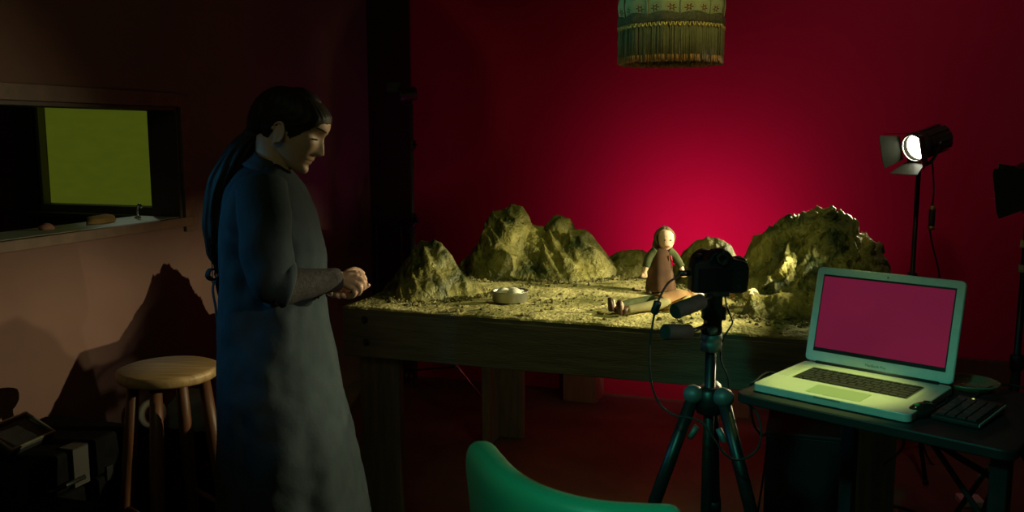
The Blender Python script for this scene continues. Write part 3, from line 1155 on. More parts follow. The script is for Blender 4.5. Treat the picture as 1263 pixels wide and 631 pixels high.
# ------------------------------------------------------------------ laptop table and what stands on it
LZ = .92
la = R(-23.8)
FL, FR = at_z(905, 484, LZ), at_z(1252, 558, LZ)
ex, ey = Vector((math.cos(la), math.sin(la), 0)), Vector((-math.sin(la), math.cos(la), 0))
LW, LD = (FR - FL).length, .46
lt = thing('side_table', 'small black table with rounded corners under the laptop', 'table', (FL.x, FL.y, 0), la)


def rrect(x0, x1, y0, y1, r, n=6):
    out = []
    for cx, cy, a0 in ((x1 - r, y0 + r, -90), (x1 - r, y1 - r, 0), (x0 + r, y1 - r, 90), (x0 + r, y0 + r, 180)):
        for k in range(n + 1):
            a = R(a0 + 90 * k / n)
            out.append((cx + r * math.cos(a), cy + r * math.sin(a)))
    return out


def slab(outl, z0, z1, bev=.003):
    mb = MB()
    c = Vector((sum(p[0] for p in outl) / len(outl), sum(p[1] for p in outl) / len(outl)))

    def ins(d):
        return [(p[0] + (c.x - p[0]) * d / max((Vector(p) - c).length, 1e-6), p[1] + (c.y - p[1]) * d / max((Vector(p) - c).length, 1e-6)) for p in outl]
    rings = []
    for d, z in ((bev, z0), (0, z0 + bev), (0, z1 - bev), (bev, z1)):
        rings.append([(x, y, z) for x, y in ins(d)])
    return mb.loft(rings, smooth=False)


slab(rrect(0, LW, 0, LD, .028), LZ - .022, LZ).obj('tabletop', tablelam, lt)
for xx, yy in ((.07, .06), (LW - .035, .06), (.07, LD - .05), (LW - .035, LD - .05)):
    if xx < .1:
        continue
    MB().box((xx, yy, (LZ - .022) / 2), (.034, .034, LZ - .022)).obj('leg', black, lt, bevel=.003)
MB().box((LW - .035, LD / 2, .12), (.03, LD - .14, .03)).obj('stretcher', black, lt, bevel=.003)
# left pedestal legs set in from the edge (hidden under the overhang)
for yy in (LD - .05,):
    MB().box((.12, yy, (LZ - .022) / 2), (.034, .034, LZ - .022)).obj('leg', black, lt, bevel=.003)
MB().box((LW / 2 + .04, LD - .05, LZ - .05), (LW - .2, .03, .045)).obj('rail', black, lt, bevel=.003)
MB().tube([(LW * .55, LD * .5, LZ - .03), (LW - .035, LD * .5, .60)], .007, 8).obj('brace', black, lt)
inv = Matrix.Rotation(-la, 3, 'Z')


def ltl(p):
    """room point to side-table frame"""
    q = inv @ (Vector(p) - Vector((FL.x, FL.y, 0)))
    return q


# laptop
A0 = at_z(928, 471, LZ + .022)
lp = thing('laptop', 'open silver laptop showing a plain crimson screen', 'laptop', (A0.x, A0.y, LZ), la)
W_, D_ = .358, .288
BH = .020
slab(rrect(0, W_, 0, D_, .014), .002, BH, .0015).obj('base', alu, lp)
MB().box((W_ / 2, .0015, BH - .003), (.06, .004, .004)).obj('thumb_scoop', M('scoop', (.35, .38, .33), rough=.4, metal=.5), lp)
slab(rrect(.12, .245, .018, .092, .004), BH - .001, BH + .0008, .0005).obj('touchpad', M('touchpad', (.42, .5, .33), rough=.35, metal=.2), lp)
kb = slab(rrect(.045, W_ - .045, .112, .232, .004), BH - .001, BH + .0006, .0003).obj('keyboard', M('key_well', (.05, .052, .04), rough=.6), lp)
keym = M('key_cap', (.012, .012, .012), rough=.5)
rows = [(12, .232 - .009, .010), (13, .232 - .029, .0165), (13, .232 - .049, .0165), (12, .232 - .069, .0165), (11, .232 - .089, .0165), (9, .232 - .109, .0165)]
kx0, kw = .048, W_ - .096
meshes = {}
for ri, (cnt, ky, kd) in enumerate(rows):
    if ri == 5:
        ws = [1, 1, 1, 1.2, 5, 1.2, 1, 1, 1]
    elif ri in (3,):
        ws = [1.6] + [1] * 10 + [1.6]
    elif ri == 4:
        ws = [2.1] + [1] * 9 + [2.1]
    elif ri in (1, 2):
        ws = [1.2] + [1] * 11 + [1.3]
    else:
        ws = [1] * cnt
    tot = sum(ws)
    xx = kx0
    for w in ws:
        kwid = kw * w / tot
        key = (round(kwid, 4), kd)
        if key not in meshes:
            q = MB().box((0, 0, .0012), (kwid - .003, kd, .0022)).obj('key', keym, kb)
            meshes[key] = q
        else:
            q = meshes[key].copy()
            C.objects.link(q)
            q.parent = kb
        q.location = (xx + kwid / 2, ky, BH + .0004)
        xx += kwid
for s_ in (.022, W_ - .022):
    mb = MB()
    for i in range(5):
        for j in range(16):
            mb.box((s_ - .009 + .0045 * i, .118 + .007 * j, BH + .0001), (.0013, .0013, .0006))
    mb.obj('speaker_grille', M('grille_hole', (.10, .1, .08), rough=.7), lp)
# lid: lies in its own empty-like part
TLT, TRT = at(1003, 333, 2.3), at(1175, 349, 2.0)
LH = .247
tilt = R(14)
ld = bpy.data.objects.new('lid', None)
C.objects.link(ld)
ld.parent = lp
ld.location = (0, D_ - .004, BH)
ld.rotation_euler = (-tilt, 0, 0)
lo = [(x_, y_) for x_, y_ in rrect(0, W_, .004, LH, .012)]
mb = slab(lo, 0, .008, .0015)
mb.v = [(x_, z_ - .002, y_) for x_, y_, z_ in mb.v]
mb.f = [tuple(reversed(f)) for f in mb.f]
lidm = M('lid_bezel', (.20, .46, .40), (.22, .48, .42), 40, rough=.4, metal=.2)
lidp = mb.obj('lid_shell', alu, ld)
mb = slab([(x_, y_) for x_, y_ in rrect(.002, W_ - .002, .006, LH - .002, .011)], 0, .0016, .0004)
mb.v = [(x_, -.002 - z_, y_) for x_, y_, z_ in mb.v]
mb.obj('bezel', alu, ld)
mb = slab(rrect(.019, W_ - .019, .030, LH - .019, .001), 0, .0008, .0002)
mb.v = [(x_, -.0036 - z_, y_) for x_, y_, z_ in mb.v]
mb.obj('screen_border', M('screen_border', (.01, .012, .011), rough=.3), ld)
m, t, b = nt('screen_glow')
tc = t.nodes.new('ShaderNodeTexCoord')
gr = t.nodes.new('ShaderNodeTexNoise')
gr.inputs['Scale'].default_value = 4
t.links.new(tc.outputs['Object'], gr.inputs['Vector'])
rp = t.nodes.new('ShaderNodeValToRGB')
rp.color_ramp.elements[0].position = .2
rp.color_ramp.elements[1].position = .8
rp.color_ramp.elements[0].color = (.19, .012, .047, 1)
rp.color_ramp.elements[1].color = (.29, .016, .062, 1)
t.links.new(gr.outputs['Fac'], rp.inputs[0])
t.links.new(rp.outputs[0], b.inputs['Emission Color'])
b.inputs['Base Color'].default_value = (.004, .004, .004, 1)
b.inputs['Roughness'].default_value = .25
b.inputs['Specular IOR Level'].default_value = .12
b.inputs['Emission Strength'].default_value = .52
mb = MB().box((W_ / 2, -.0048, (LH + .016) / 2), (W_ - .044, .0006, LH - .064))
mb.obj('screen', m, ld)
MB().ball((W_ / 2, -.0038, LH - .011), (.002, .0008, .002), 10, 6).obj('webcam', black, ld)
MB().tube([(.03, D_ - .004, BH + .001), (W_ - .03, D_ - .004, BH + .001)], .0055, 10).obj('hinge', M('hinge', (.03, .03, .03), rough=.4), lp)
tx = bpy.data.curves.new('lettering', 'FONT')
tx.body = 'MacBook Pro'
tx.size = .009
tx.align_x = 'CENTER'
tx.extrude = .0001
tx.materials.append(M('lettering_grey', (.05, .07, .06), rough=.5))
tmp = bpy.data.objects.new('lettering_curve', tx)
C.objects.link(tmp)
tme = bpy.data.meshes.new_from_object(tmp.evaluated_get(bpy.context.evaluated_depsgraph_get()))
bpy.data.objects.remove(tmp)
to = bpy.data.objects.new('lettering', tme)
C.objects.link(to)
to.parent = ld
to.location = (W_ / 2, -.0039, .0125)
to.rotation_euler = (PI / 2, 0, 0)

# glass ashtray
p = at_z(1197, 475, LZ + .008)
da = thing('ashtray', 'shallow round glass ashtray behind the laptop\'s right edge', 'ashtray', (p.x - .004, p.y, LZ))
m, t, b = nt('green_glass')
b.inputs['Base Color'].default_value = (.55, .7, .45, 1)
b.inputs['Roughness'].default_value = .08
b.inputs['Transmission Weight'].default_value = .75
MB().lathe([(.03, .001), (.05, .002), (.064, .014), (.066, .018), (.062, .019), (.048, .009), (.001, .007)], 40).obj('glass_dish', m, da)
MB().lathe([(.0638, .0155), (.0675, .017), (.0675, .0195), (.0635, .020), (.0615, .018)], 40, caps=False).obj('glass_rim', m, da)

# numeric keypad
ka, kb_ = at_z(1147, 517, LZ), at_z(1201, 529, LZ)
kd_ = at_z(1229, 507, LZ)
yawk = math.atan2(kd_.y - kb_.y, kd_.x - kb_.x)
kp = thing('keypad', 'black numeric keypad with a silver side edge, right of the laptop', 'keypad', (ka.x, ka.y, LZ), math.atan2(kb_.y - ka.y, kb_.x - ka.x))
kwid, kdep = (kb_ - ka).length + .008, (kd_ - kb_).length
mb = MB()
mb.add([(0, 0, .001), (kwid, 0, .001), (kwid, kdep, .001), (0, kdep, .001), (0, 0, .012), (kwid, 0, .012), (kwid, kdep, .021), (0, kdep, .021)],
       [(3, 2, 1, 0), (4, 5, 6, 7), (0, 1, 5, 4), (1, 2, 6, 5), (2, 3, 7, 6), (3, 0, 4, 7)], False)
mb.obj('keypad_body', black, kp, bevel=.003)
MB().box((kwid + .0012, kdep / 2, .012), (.002, kdep * .98, .006), Matrix.Rotation(math.atan2(.009, kdep), 3, 'X')).obj('silver_edge', alu, kp, bevel=.0005)
sl_ = math.atan2(.009, kdep)
km = None
for j in range(5):
    for i in range(4):
        if km is None:
            km = MB().box((0, 0, .0015), ((kwid - .012) / 4 - .003, (kdep - .03) / 5 - .003, .004)).obj('key', M('keypad_key', (.035, .035, .033), rough=.45), kp, bevel=.001)
            q = km
        else:
            q = km.copy()
            C.objects.link(q)
            q.parent = kp
        yy = .008 + (kdep - .03) / 5 * (j + .5)
        q.location = (.006 + (kwid - .012) / 4 * (i + .5), yy, .0125 + yy * .009 / kdep)
        q.rotation_euler = (sl_, 0, 0)
MB().ball((kwid * .35, kdep - .011, .0205), (.003, .003, .0012), 10, 6).obj('status_light', emit('led_yellow', (.9, .95, .3), .8), kp)

# mouse, memory stick
p = at_z(1131, 511, LZ)
ms = thing('computer_mouse', 'small dark glossy mouse at the laptop\'s front right corner', 'mouse', (p.x + .008, p.y - .006, LZ), la + 1.25)
mb = MB().ball((0, 0, .010), (.042, .021, .020), 24, 14)
mb.v = [(a_, b_, max(c_, .001)) for a_, b_, c_ in mb.v]
mb.obj('mouse_shell', M('mouse_shell', (.012, .02, .014), rough=.12, spec=.7), ms)
MB().tube([(.008, 0, .0295), (.024, 0, .026)], .0035, 8).obj('scroll_wheel', black, ms)
MB().ball((-.016, 0, .026), (.007, .006, .004), 12, 8).obj('painted_glint', M('green_glint', (.03, .35, .1), rough=.1), ms)  # green highlight on the shell, modelled as a small coloured bump
p = at_z(1163, 483, LZ)
us = thing('memory_stick', 'memory stick with a painted teal glint lying beside the laptop hinge', 'memory stick', (p.x + .006, p.y - .01, LZ), la + .2)
MB().box((0, -.005, .005), (.016, .036, .008)).obj('stick_body', black, us, bevel=.002)
MB().box((0, .02, .005), (.013, .014, .006)).obj('stick_plug', M('teal_glint', (.1, .5, .4), rough=.3, metal=.4), us, bevel=.001)  # teal glint put into the plug's colour
cbm = black_soft


def cable(pts, r, label, mat=cbm, n=8, name='cable', cat='cable'):
    o = MB().tube(cr(pts, n), r, 8).obj(name, mat)
    return tag(o, label, cat)


q0 = at_z(1172, 485, LZ + .004)
cable([at_z(1150, 497, LZ + .004), at_z(1157, 490, LZ + .006), at_z(1166, 487, LZ + .004), at_z(1168, 494, LZ + .004), at_z(1160, 500, LZ + .004), at_z(1150, 505, LZ + .004), at_z(1143, 507, LZ + .008)], .0028, 'short black cord curled between the laptop and the keypad')
cable([at_z(1200, 492, LZ + .004), at_z(1212, 481, LZ + .006), at_z(1228, 476, LZ + .010), at_z(1245, 474, LZ + .008), at_z(1262, 478, LZ + .004), at_z(1285, 486, LZ + .004)], .0028, 'black keypad cord running right past the glass ashtray')
cable([at_z(960, 462, LZ + .004), at_z(950, 459, LZ + .004), at_z(940, 463, LZ + .006), at_z(931, 471, LZ + .004), at_z(926, 474, LZ - .0), at(925, 490, 2.12), at(929, 520, 2.2), at(938, 536, 2.3), at(946, 552, 2.35), at_z(930, 660, .006)], .0032, 'black cord looping off the left end of the small black table')

# black tower case under the set table
bt = thing('black_box', 'tall black box on the floor between the tripod and the table leg', 'box', (1.605, .31, 0))
MB().box((0, 0, .27), (.235, .34, .54)).obj('box_body', M('matte_black', (.012, .010, .010), rough=.7), bt, bevel=.006)
MB().box((0, 0, .546), (.24, .345, .012)).obj('lid', M('red_lit_lid', (.05, .02, .02), rough=.6), bt, bevel=.003)  # lid colour carries the red backlight on the black box

# white power brick, its cord, yellow tie
p = at_z(1196, 622, .0)
pb = thing('power_adapter', 'square white power adapter lying on the floor under the small table', 'adapter', (p.x, p.y, 0), YAW - .15)
MB().box((0, 0, .017), (.092, .085, .032)).obj('adapter_body', white_plastic, pb, bevel=.007)
MB().box((.0, -.044, .017), (.018, .006, .012)).obj('socket', M('socket_grey', (.3, .3, .27), rough=.5), pb)
tie_p = lt.matrix_world @ Vector((0, 0, 0))
tie = at(1224, 580, 2.10)
MB().lathe([(.0, -.012), (.012, -.01), (.013, .01), (.0, .012)], 12)
ti = thing('cable_clip', 'orange yellow clip holding the white cord under the table', 'clip', tie)
MB().ball((0, 0, 0), (.011, .008, .009), 14, 8).obj('clip_body', M('orange_clip', (.75, .38, .06), rough=.5), ti)
MB().tube([(.006, 0, 0), (.022, .0, -.004)], .005, 8).tube([(-.004, 0, .004), (-.012, 0, .012)], .004, 8).obj('clip_arm', M('orange_clip_arm', (.75, .42, .1), rough=.5), ti)
cable([tie, at(1212, 583, 2.3), at(1204, 592, 2.8), at(1200, 604, 3.2), (p.x + .01, p.y + .04, .02)], .003, 'thin white cord from the orange clip down to the adapter', M('white_cord', (.6, .6, .5), rough=.5))
cable([(p.x, p.y - .045, .017), (p.x + .01, p.y - .09, .006), (p.x + .06, p.y - .16, .005), (p.x + .3, p.y - .2, .005)], .003, 'short white cord leaving the front of the adapter along the floor', M('white_cord_b', (.6, .6, .5), rough=.5))
cable([at_z(1095, 622, .005), at_z(1112, 626, .005), at_z(1130, 632, .005), at_z(1160, 650, .005)], .006, 'black floor cable at the foot of the right table leg')
cable([at(1113, 528, 2.0), at(1115, 545, 2.1), at(1110, 556, 2.2), at(1098, 566, 2.4), at(1090, 572, 2.58)], .0035, 'thin black cord hanging under the small table by the table leg')
cable([at(1150, 542, 2.02), at(1180, 562, 2.0), at(1215, 583, 2.0), at(1240, 600, 2.0)], .008, 'thick black cable slung diagonally under the small table')
cable([at(1240, 590, 2.05), at(1232, 600, 2.1), at(1222, 618, 2.2), at(1215, 640, 2.3), at_z(1210, 690, .006)], .011, 'thick black cable dropping beside the small table\'s right leg')

# ------------------------------------------------------------------ tripod and photo camera
TT = 2.15
tc0 = at(877, 425, TT)
tri = thing('tripod', 'black camera tripod with grey castings standing in front of the table', 'tripod', (tc0.x, tc0.y, 0), YAW)


def tl_(u, v, d=0):
    """tripod frame: x right, y away, z up"""
    r = ray(u, v)
    t = TT + d
    return Vector((r[0] * t - ray(877, 425)[0] * TT, d, CH + r[2] * t))


zc_ = tl_(877, 486).z
zk = tl_(877, 412).z
MB().tube([(0, 0, .30), (0, 0, zk)], .0135, 16).obj('center_column', metal_dark, tri)
MB().lathe([(.016, -.022), (.026, -.02), (.027, .0), (.024, .004), (.027, .008), (.027, .02), (.02, .024)], 24, (0, 0, tl_(877, 422).z)).obj('collar', magnesium, tri)
mb = MB().lathe([(.02, -.05), (.032, -.045), (.036, -.02), (.034, .012), (.024, .02)], 20, (0, 0, zc_))
mb.obj('shoulder', metal_dark, tri)
apex = zc_ - .01
hx = 0
for k, (a, tipd) in enumerate(((R(190), .34), (R(310), .34), (R(70), .34))):
    d = Vector((math.cos(a), math.sin(a), 0))
    s0, s1 = d * .045 + Vector((0, 0, apex)), d * tipd + Vector((0, 0, .03))
    q = MB().tube([s0, s0.lerp(s1, .42)], .0165, 12).obj('leg', metal_dark, tri)
    MB().tube([s0.lerp(s1, .40), s0.lerp(s1, .73)], .0135, 12).obj('middle_section', metal_dark, q)
    MB().tube([s0.lerp(s1, .70), s1], .0105, 12).obj('lower_section', metal_dark, q)
    for f in (.41, .72):
        MB().tube([s0.lerp(s1, f - .022), s0.lerp(s1, f + .022)], .0195, 12).obj('leg_lock', black, q)
    MB().tube([s1, d * (tipd + .012) + Vector((0, 0, .0))], [.012, .015], 10).obj('foot', black_soft, q)
    MB().ball(d * .042 + Vector((0, 0, apex + .012)), (.026, .026, .024), 16, 10).obj('hinge_casting', magnesium, tri)
    MB().tube([d * .03 + Vector((0, 0, apex - .07)), d * .05 + Vector((0, 0, apex - .10))], .008, 8).obj('hinge_bolt', magnesium, tri)
# three-way head
hb0, hb1 = tl_(877, 410), tl_(880, 358)
mb = MB()
mb.lathe([(.022, 0), (.026, .006), (.026, .02), (.02, .026)], 20, (0, 0, hb0.z - .004))
mb.box((.002, 0, (hb0.z + hb1.z) / 2 + .005), (.036, .05, hb1.z - hb0.z))
mb.box((.004, 0, hb0.z + .05), (.056, .03, .034))
mb.obj('head', cam_black, tri, bevel=.004)
MB().box((.006, .0, hb1.z - .004), (.055, .06, .012)).obj('camera_plate', black, tri, bevel=.002)
MB().ball((-.004, -.026, hb0.z + .012), (.013, .008, .012), 14, 8).obj('spirit_level', magnesium, tri)
gripm = M('foam_grip', (.012, .013, .010), (.02, .021, .017), 50, rough=.85)
for (u0, v0, u1, v1, dd) in ((866, 371, 832, 384, -.10), (850, 409, 820, 409, -.10)):
    e0, e1_ = tl_(u0, v0, dd), tl_(u1, v1, dd - .05)
    root = Vector((0, -.01, e0.z + .0))
    h = MB().tube([root, e0], .0055, 8).obj('pan_handle', metal_dark, tri)
    dd_ = (e1_ - e0).normalized()
    MB().tube([e0, e0 + dd_ * .003, e0.lerp(e1_, .5), e1_ - dd_ * .003, e1_], [.0165, .0185, .0185, .0185, .0165], 16).obj('grip', gripm, h)

# DSLR seen from behind
cz = tl_(880, 361).z + .0035
dc = thing('photo_camera', 'black photo camera mounted on the tripod, seen from behind', 'camera', tc0 + Vector((0, 0, 0)), YAW)
dc.location = (tc0.x, tc0.y, cz)
bw, bh, bd = .138, .088, .062
outl = [(-.068, .004), (-.058, 0), (.058, 0), (.068, .006), (.071, .03), (.071, .062), (.066, .074), (.052, .080), (.034, .083), (.026, .097), (.018, .103), (-.012, .103), (-.02, .097), (-.028, .084), (-.05, .080), (-.062, .074), (-.067, .06)]
rings = []
for y_, k in ((-bd / 2, .93), (-bd / 2 + .005, .985), (-bd / 2 + .012, 1), (bd / 2 - .01, 1), (bd / 2, .95)):
    rings.append([((x_ - .002) * k + .012, y_, .046 + (z_ - .046) * k) for x_, z_ in outl])
MB().loft(rings, smooth=False).obj('body', cam_black, dc, bevel=.002)
MB().box((.066, .02, .044), (.032, .06, .078)).obj('grip', cam_black, dc, bevel=.012)
MB().lathe([(.034, 0), (.036, .004), (.036, .05), (.039, .055), (.039, .11), (.036, .115), (.03, .115), (.028, .105), (.001, .1)], 32, (.006, bd / 2 - .004, .05), rot_to((0, 1, 0))).obj('lens', cam_black, dc)
MB().box((.0, -bd / 2 - .001, .034), (.078, .004, .054)).obj('rear_screen', M('rear_screen', (.006, .006, .007), rough=.15), dc, bevel=.001)
MB().lathe([(.014, 0), (.017, .003), (.015, .012), (.009, .012), (.008, .004)], 20, (.012, -bd / 2 + .001, .086), rot_to((0, -1, 0))).obj('eyecup', cam_black, dc)
MB().lathe([(.010, 0), (.010, .010), (.008, .012)], 16, (-.036, 0, .081)).obj('mode_dial', cam_black, dc)
MB().box((.011, .0, .105), (.02, .02, .004)).obj('hot_shoe', metal_dark, dc, bevel=.001)
for k in range(4):
    MB().ball((.055, -bd / 2 - .0005, .02 + .014 * k), (.004, .002, .004), 10, 6).obj('button', cam_black, dc)
plug = at(846, 339, 2.12)
MB().tube([(-.06, -.008, .047), (-.086, -.016, .047)], .0075, 10).obj('cable_plug', black, dc)
tether = [dc.location + Matrix.Rotation(YAW, 3, 'Z') @ Vector((-.085, -.016, .047)), at(836, 341, 2.10), at(824, 349, 2.08), at(815, 364, 2.06), at(809, 380, 2.05), at(804, 405, 2.05), at(801, 435, 2.05), at(803, 470, 2.05), at(813, 497, 2.05), at(830, 511, 2.02), at(850, 515, 1.99), at(866, 521, 1.97), at(880, 540, 1.96), at(895, 560, 1.96), at(912, 567, 1.97), at(932, 556, 1.98), at(939, 535, 1.98), at(934, 510, 2.0), at(922, 497, 2.04), at_z(915, 478, LZ - .03), ]
tether[-1] = at(917, 488, 2.09)
cable(tether, .0026, 'thin black tether cable looping down from the photo camera')
fb = thing('ferrite_bead', 'small black ferrite bead on the camera tether cable', 'bead', at(809, 379, 2.05))
fb.rotation_euler = rot_to((at(812, 371, 2.05) - at(806, 388, 2.05))).to_euler()
MB().lathe([(.003, -.017), (.0085, -.015), (.0095, -.012), (.0095, .012), (.0085, .015), (.003, .017)], 16).obj('bead_body', black, fb)
cable([at(894, 361, 2.18), at(896, 376, 2.18), at(902, 392, 2.16), at(903, 399, 2.16), at(894, 414, 2.15), at(889, 430, 2.15), at(890, 447, 2.15), at(897, 463, 2.15), at(899, 480, 2.15)], .0022, 'thin black cord hanging down the right side of the tripod column')

# ------------------------------------------------------------------ puppets
doll_skin = M('doll_skin', (.72, .5, .36), (.78, .56, .42), 20, rough=.5)
olive = M('olive_wool', (.035, .052, .018), (.085, .095, .035), 40, rough=.95)
brown = M('brown_felt', (.045, .019, .009), (.09, .038, .017), 16, rough=.9)
scarf = M('scarf_brown', (.12, .085, .04), (.17, .12, .06), 40, rough=.9)
darkskin = M('dark_mitten', (.05, .045, .03), rough=.8)


def remeshed(mb, name, mat, parent, vox, smooth=2):
    o = mb.obj(name, mat, parent)
    r = o.modifiers.new('r', 'REMESH')
    r.mode = 'VOXEL'
    r.voxel_size = vox
    r.use_smooth_shade = True
    s_ = o.modifiers.new('s', 'SMOOTH')
    s_.iterations = smooth
    s_.factor = .5
    dg = bpy.context.evaluated_depsgraph_get()
    me = bpy.data.meshes.new_from_object(o.evaluated_get(dg))
    me.polygons.foreach_set('use_smooth', [True] * len(me.polygons))
    old = o.data
    o.modifiers.clear()
    o.data = me
    me.name = name
    if not me.materials:
        me.materials.append(mat)
    bpy.data.meshes.remove(old)
    return o


def ell(cx, cy, z, rx, ry, n=28, e=1.0, ph=0):
    out = []
    for k in range(n):
        a = 2 * PI * k / n + ph
        c, s_ = math.cos(a), math.sin(a)
        out.append(Vector((cx + rx * math.copysign(abs(c) ** e, c), cy + ry * math.copysign(abs(s_) ** e, s_), z)))
    return out


# standing puppet
dp = at_z(812, 362, GZ + .006)
du = 3.44
k_ = du / F      # metres per drawing unit at the puppet
dz = TH - .004 + ground_h(dp.x, dp.y)
dl = thing('puppet', 'standing puppet in a brown apron and headscarf on the sand', 'puppet', (dp.x, dp.y, dz), YAW)


def D(u, v, y=0):
    return Vector(((u - 815) * k_, y, (364 - v) * k_ * 1.0))


mb = MB()
mb.loft([ell(D(822, v).x + o_, 0, D(822, v).z, rx * k_, ry * k_, 20) for v, o_, rx, ry in ((311, .002, 3.5, 3.5), (307, .004, 7, 7), (303, .004, 9, 9), (297, .003, 10, 10.5), (291, .002, 9.5, 10.5), (286, .0, 7, 8), (283.5, .0, 2, 2))])
mb.ball(D(829.5, 299, -.018), (.007, .009, .007), 12, 8)
mb.ball(D(826, 305, -.024), (.009, .006, .0045), 12, 8)
mb.tube([D(819, 325), D(820, 305)], [.02, .012], 12)
mb.loft([ell(D(u, v).x, 0, D(u, v).z, rx * k_, ry * k_, 20) for u, v, rx, ry in ((816, 360, 3, 3), (817, 345, 11, 9), (817, 330, 11, 9), (818, 318, 10, 8), (819, 311, 5, 4))])
for s_ in (0, 1):
    A_ = [D(808, 314, .0), D(802, 322, -.01), D(798, 332, -.02), D(796, 338, -.02)] if s_ == 0 else [D(829, 314, 0), D(836, 322, -.008), D(841, 331, -.02), D(844, 337, -.022)]
    mb.tube(A_, [.016, .013, .010, .007], 12)
    w = A_[-1]
    for f in range(4):
        o_ = (f - 1.5) * .006
        mb.tube([w + Vector((o_ * .5, 0, .004)), w + Vector((o_, -.004, -.010)), w + Vector((o_ * 1.1, -.003, -.020 + abs(f - 1.5) * .002))], [.0042, .0036, .0028], 8)
    mb.tube([w, w + Vector(((.010 if s_ else -.010) * -1, -.006, -.006))], [.004, .003], 8)
    fx = 805 if s_ == 0 else 822
    mb.tube([D(fx + 3, 345), D(fx, 358)], [.014, .009], 10)
    mb.ball(D(fx - 2, 362.0, -.012) + Vector((0, 0, .001)), (.011, .018, .008), 12, 8)
remeshed(mb, 'puppet_body', doll_skin, dl, .0022, 2)
mb = MB()
rings = []
for v, u, rx, ry in ((308, 818, 7, 6), (312, 818, 11.5, 8.5), (320, 817, 12, 10), (332, 817, 14, 11), (345, 817, 16.5, 13), (358, 817.5, 18.5, 15), (360.5, 817.5, 18.5, 15)):
    ring = ell(D(u, v).x, 0, D(u, v).z, rx * k_, ry * k_, 40)
    c = Vector((D(u, v).x, 0, D(u, v).z))
    amp = .06 * min(1, max(0, (v - 315) / 40))
    rings.append([c + (p - c) * (1 + amp * math.cos(7 * 2 * PI * i / 40)) for i, p in enumerate(ring)])
mb.loft(rings)
mb.obj('dress', brown, dl)
for s_ in (0, 1):
    A_ = [D(811, 312, 0), D(803, 319, -.006), D(798, 331, -.018)] if s_ == 0 else [D(826, 312, 0), D(834, 319, -.006), D(842, 331, -.018)]
    MB().tube(cr(A_, 5), [.0215 - .0008 * i for i in range(11)], 14).obj('sleeve', olive, dl)
hd = MB()
rings = []
for j in range(10):
    f = j / 9
    v = 305 - 24 * f
    rr = math.sin(PI * (.18 + .80 * f)) ** .6
    ring = []
    for i in range(21):
        op_ = 66 * min(1, max(0, (.86 - f) / .25)) ** .6
        a = R(op_ + (360 - 2 * op_) * i / 20) - PI / 2 - .0
        ring.append(D(821.5, v) + Vector((math.cos(a) * 13.2 * k_ * rr, math.sin(a) * 13.5 * k_ * rr + .006, 0)))
    rings.append(ring)
vs = [p for r_ in rings for p in r_]
fs = [(j * 21 + i, j * 21 + i + 1, (j + 1) * 21 + i + 1, (j + 1) * 21 + i) for j in range(9) for i in range(20)]
hd.add(vs, fs)
hd.obj('headscarf', scarf, dl, solid=.004)
MB().ball(D(811, 304, .012), (.014, .014, .02), 14, 8).obj('hair_bun', scarf, dl)
for fx in (803, 822):
    MB().ball(D(fx, 362.2, -.014) + Vector((0, 0, .002)), (.0125, .024, .0095), 16, 10).obj('shoe', darkskin, dl)
MB().tube([D(827, 316, -.028), D(829, 322, -.030)], [.004, .003], 8).obj('neck_ribbon', M('red_ribbon', (.6, .03, .05), rough=.7), dl)
for s_ in (-1, 1):
    MB().ball(D(823.5 + s_ * 3.6, 297.2, -.0310), (.0038, .003, .0028), 10, 6).obj('eye', black, dl)
MB().tube([D(820.5, 304.4, -.0295), D(823, 305.4, -.031), D(826, 304.4, -.0295)], .0018, 6).obj('mouth', M('doll_lip', (.35, .08, .05), rough=.5), dl)

# lying puppet
lpz = .917
lq = at_z(757, 385, lpz)
fx_ = at_z(866, 373, lpz)
ang = math.atan2(fx_.y - lq.y, fx_.x - lq.x)
ln = (fx_ - lq).length
dl2 = thing('puppet', 'puppet lying on its back on the sand behind the tripod head', 'puppet', (lq.x, lq.y, lpz - .010), ang)
s1_ = ln / .34
mb = MB()


def P(x, y, z):
    return Vector((x * s1_, y * s1_, z * s1_))


# legs, hips, chest, neck, head as one skin
mb.tube([P(.02, .022, .02), P(.10, .028, .022), P(.17, .022, .026)], [.008, .012, .016], 12)
mb.tube([P(.025, -.020, .018), P(.10, -.026, .020), P(.17, -.018, .024)], [.008, .012, .016], 12)
mb.tube([P(.16, 0, .026), P(.20, 0, .030), P(.245, 0, .034), P(.27, 0, .030)], [(.02, .03), (.022, .032), (.024, .036), (.014, .018)], 16)
mb.tube([P(.26, 0, .03), P(.29, 0, .03)], .011, 12)
mb.ball(P(.308, 0, .042), (.027, .023, .027), 18, 12)
mb.ball(P(.302, -.004, .068), (.006, .006, .006), 10, 6)
for s_ in (-1, 1):
    mb.tube([P(.25, s_ * .035, .03), P(.215, s_ * .058, .026), P(.185, s_ * .062, .012)], [.012, .010, .007], 10)
    w = P(.185, s_ * .062, .012)
    for f in range(4):
        mb.tube([w, w + Vector((-.012, (f - 1.5) * .005, -.001)), w + Vector((-.021, (f - 1.5) * .006, -.004))], [.004, .0034, .0026], 8)
    mb.tube([w, w + Vector((-.006, -s_ * .011, .002))], [.004, .003], 8)
    mb.ball(P(.012, s_ * .022, .030), (.008, .010, .018), 10, 8)
remeshed(mb, 'puppet_body', doll_skin, dl2, .0022, 2)
for s_, zz in ((1, .024), (-1, .021)):
    MB().tube(cr([P(.03, s_ * .022, zz - .003), P(.09, s_ * .029, zz + .002), P(.13, s_ * .026, zz + .003), P(.185, s_ * .018, zz + .005)], 4), [.0125 + .0007 * i for i in range(13)], 14).obj('trouser_leg', olive if s_ > 0 else M('olive_light', (.22, .2, .09), (.28, .25, .12), 30, rough=.95), dl2)
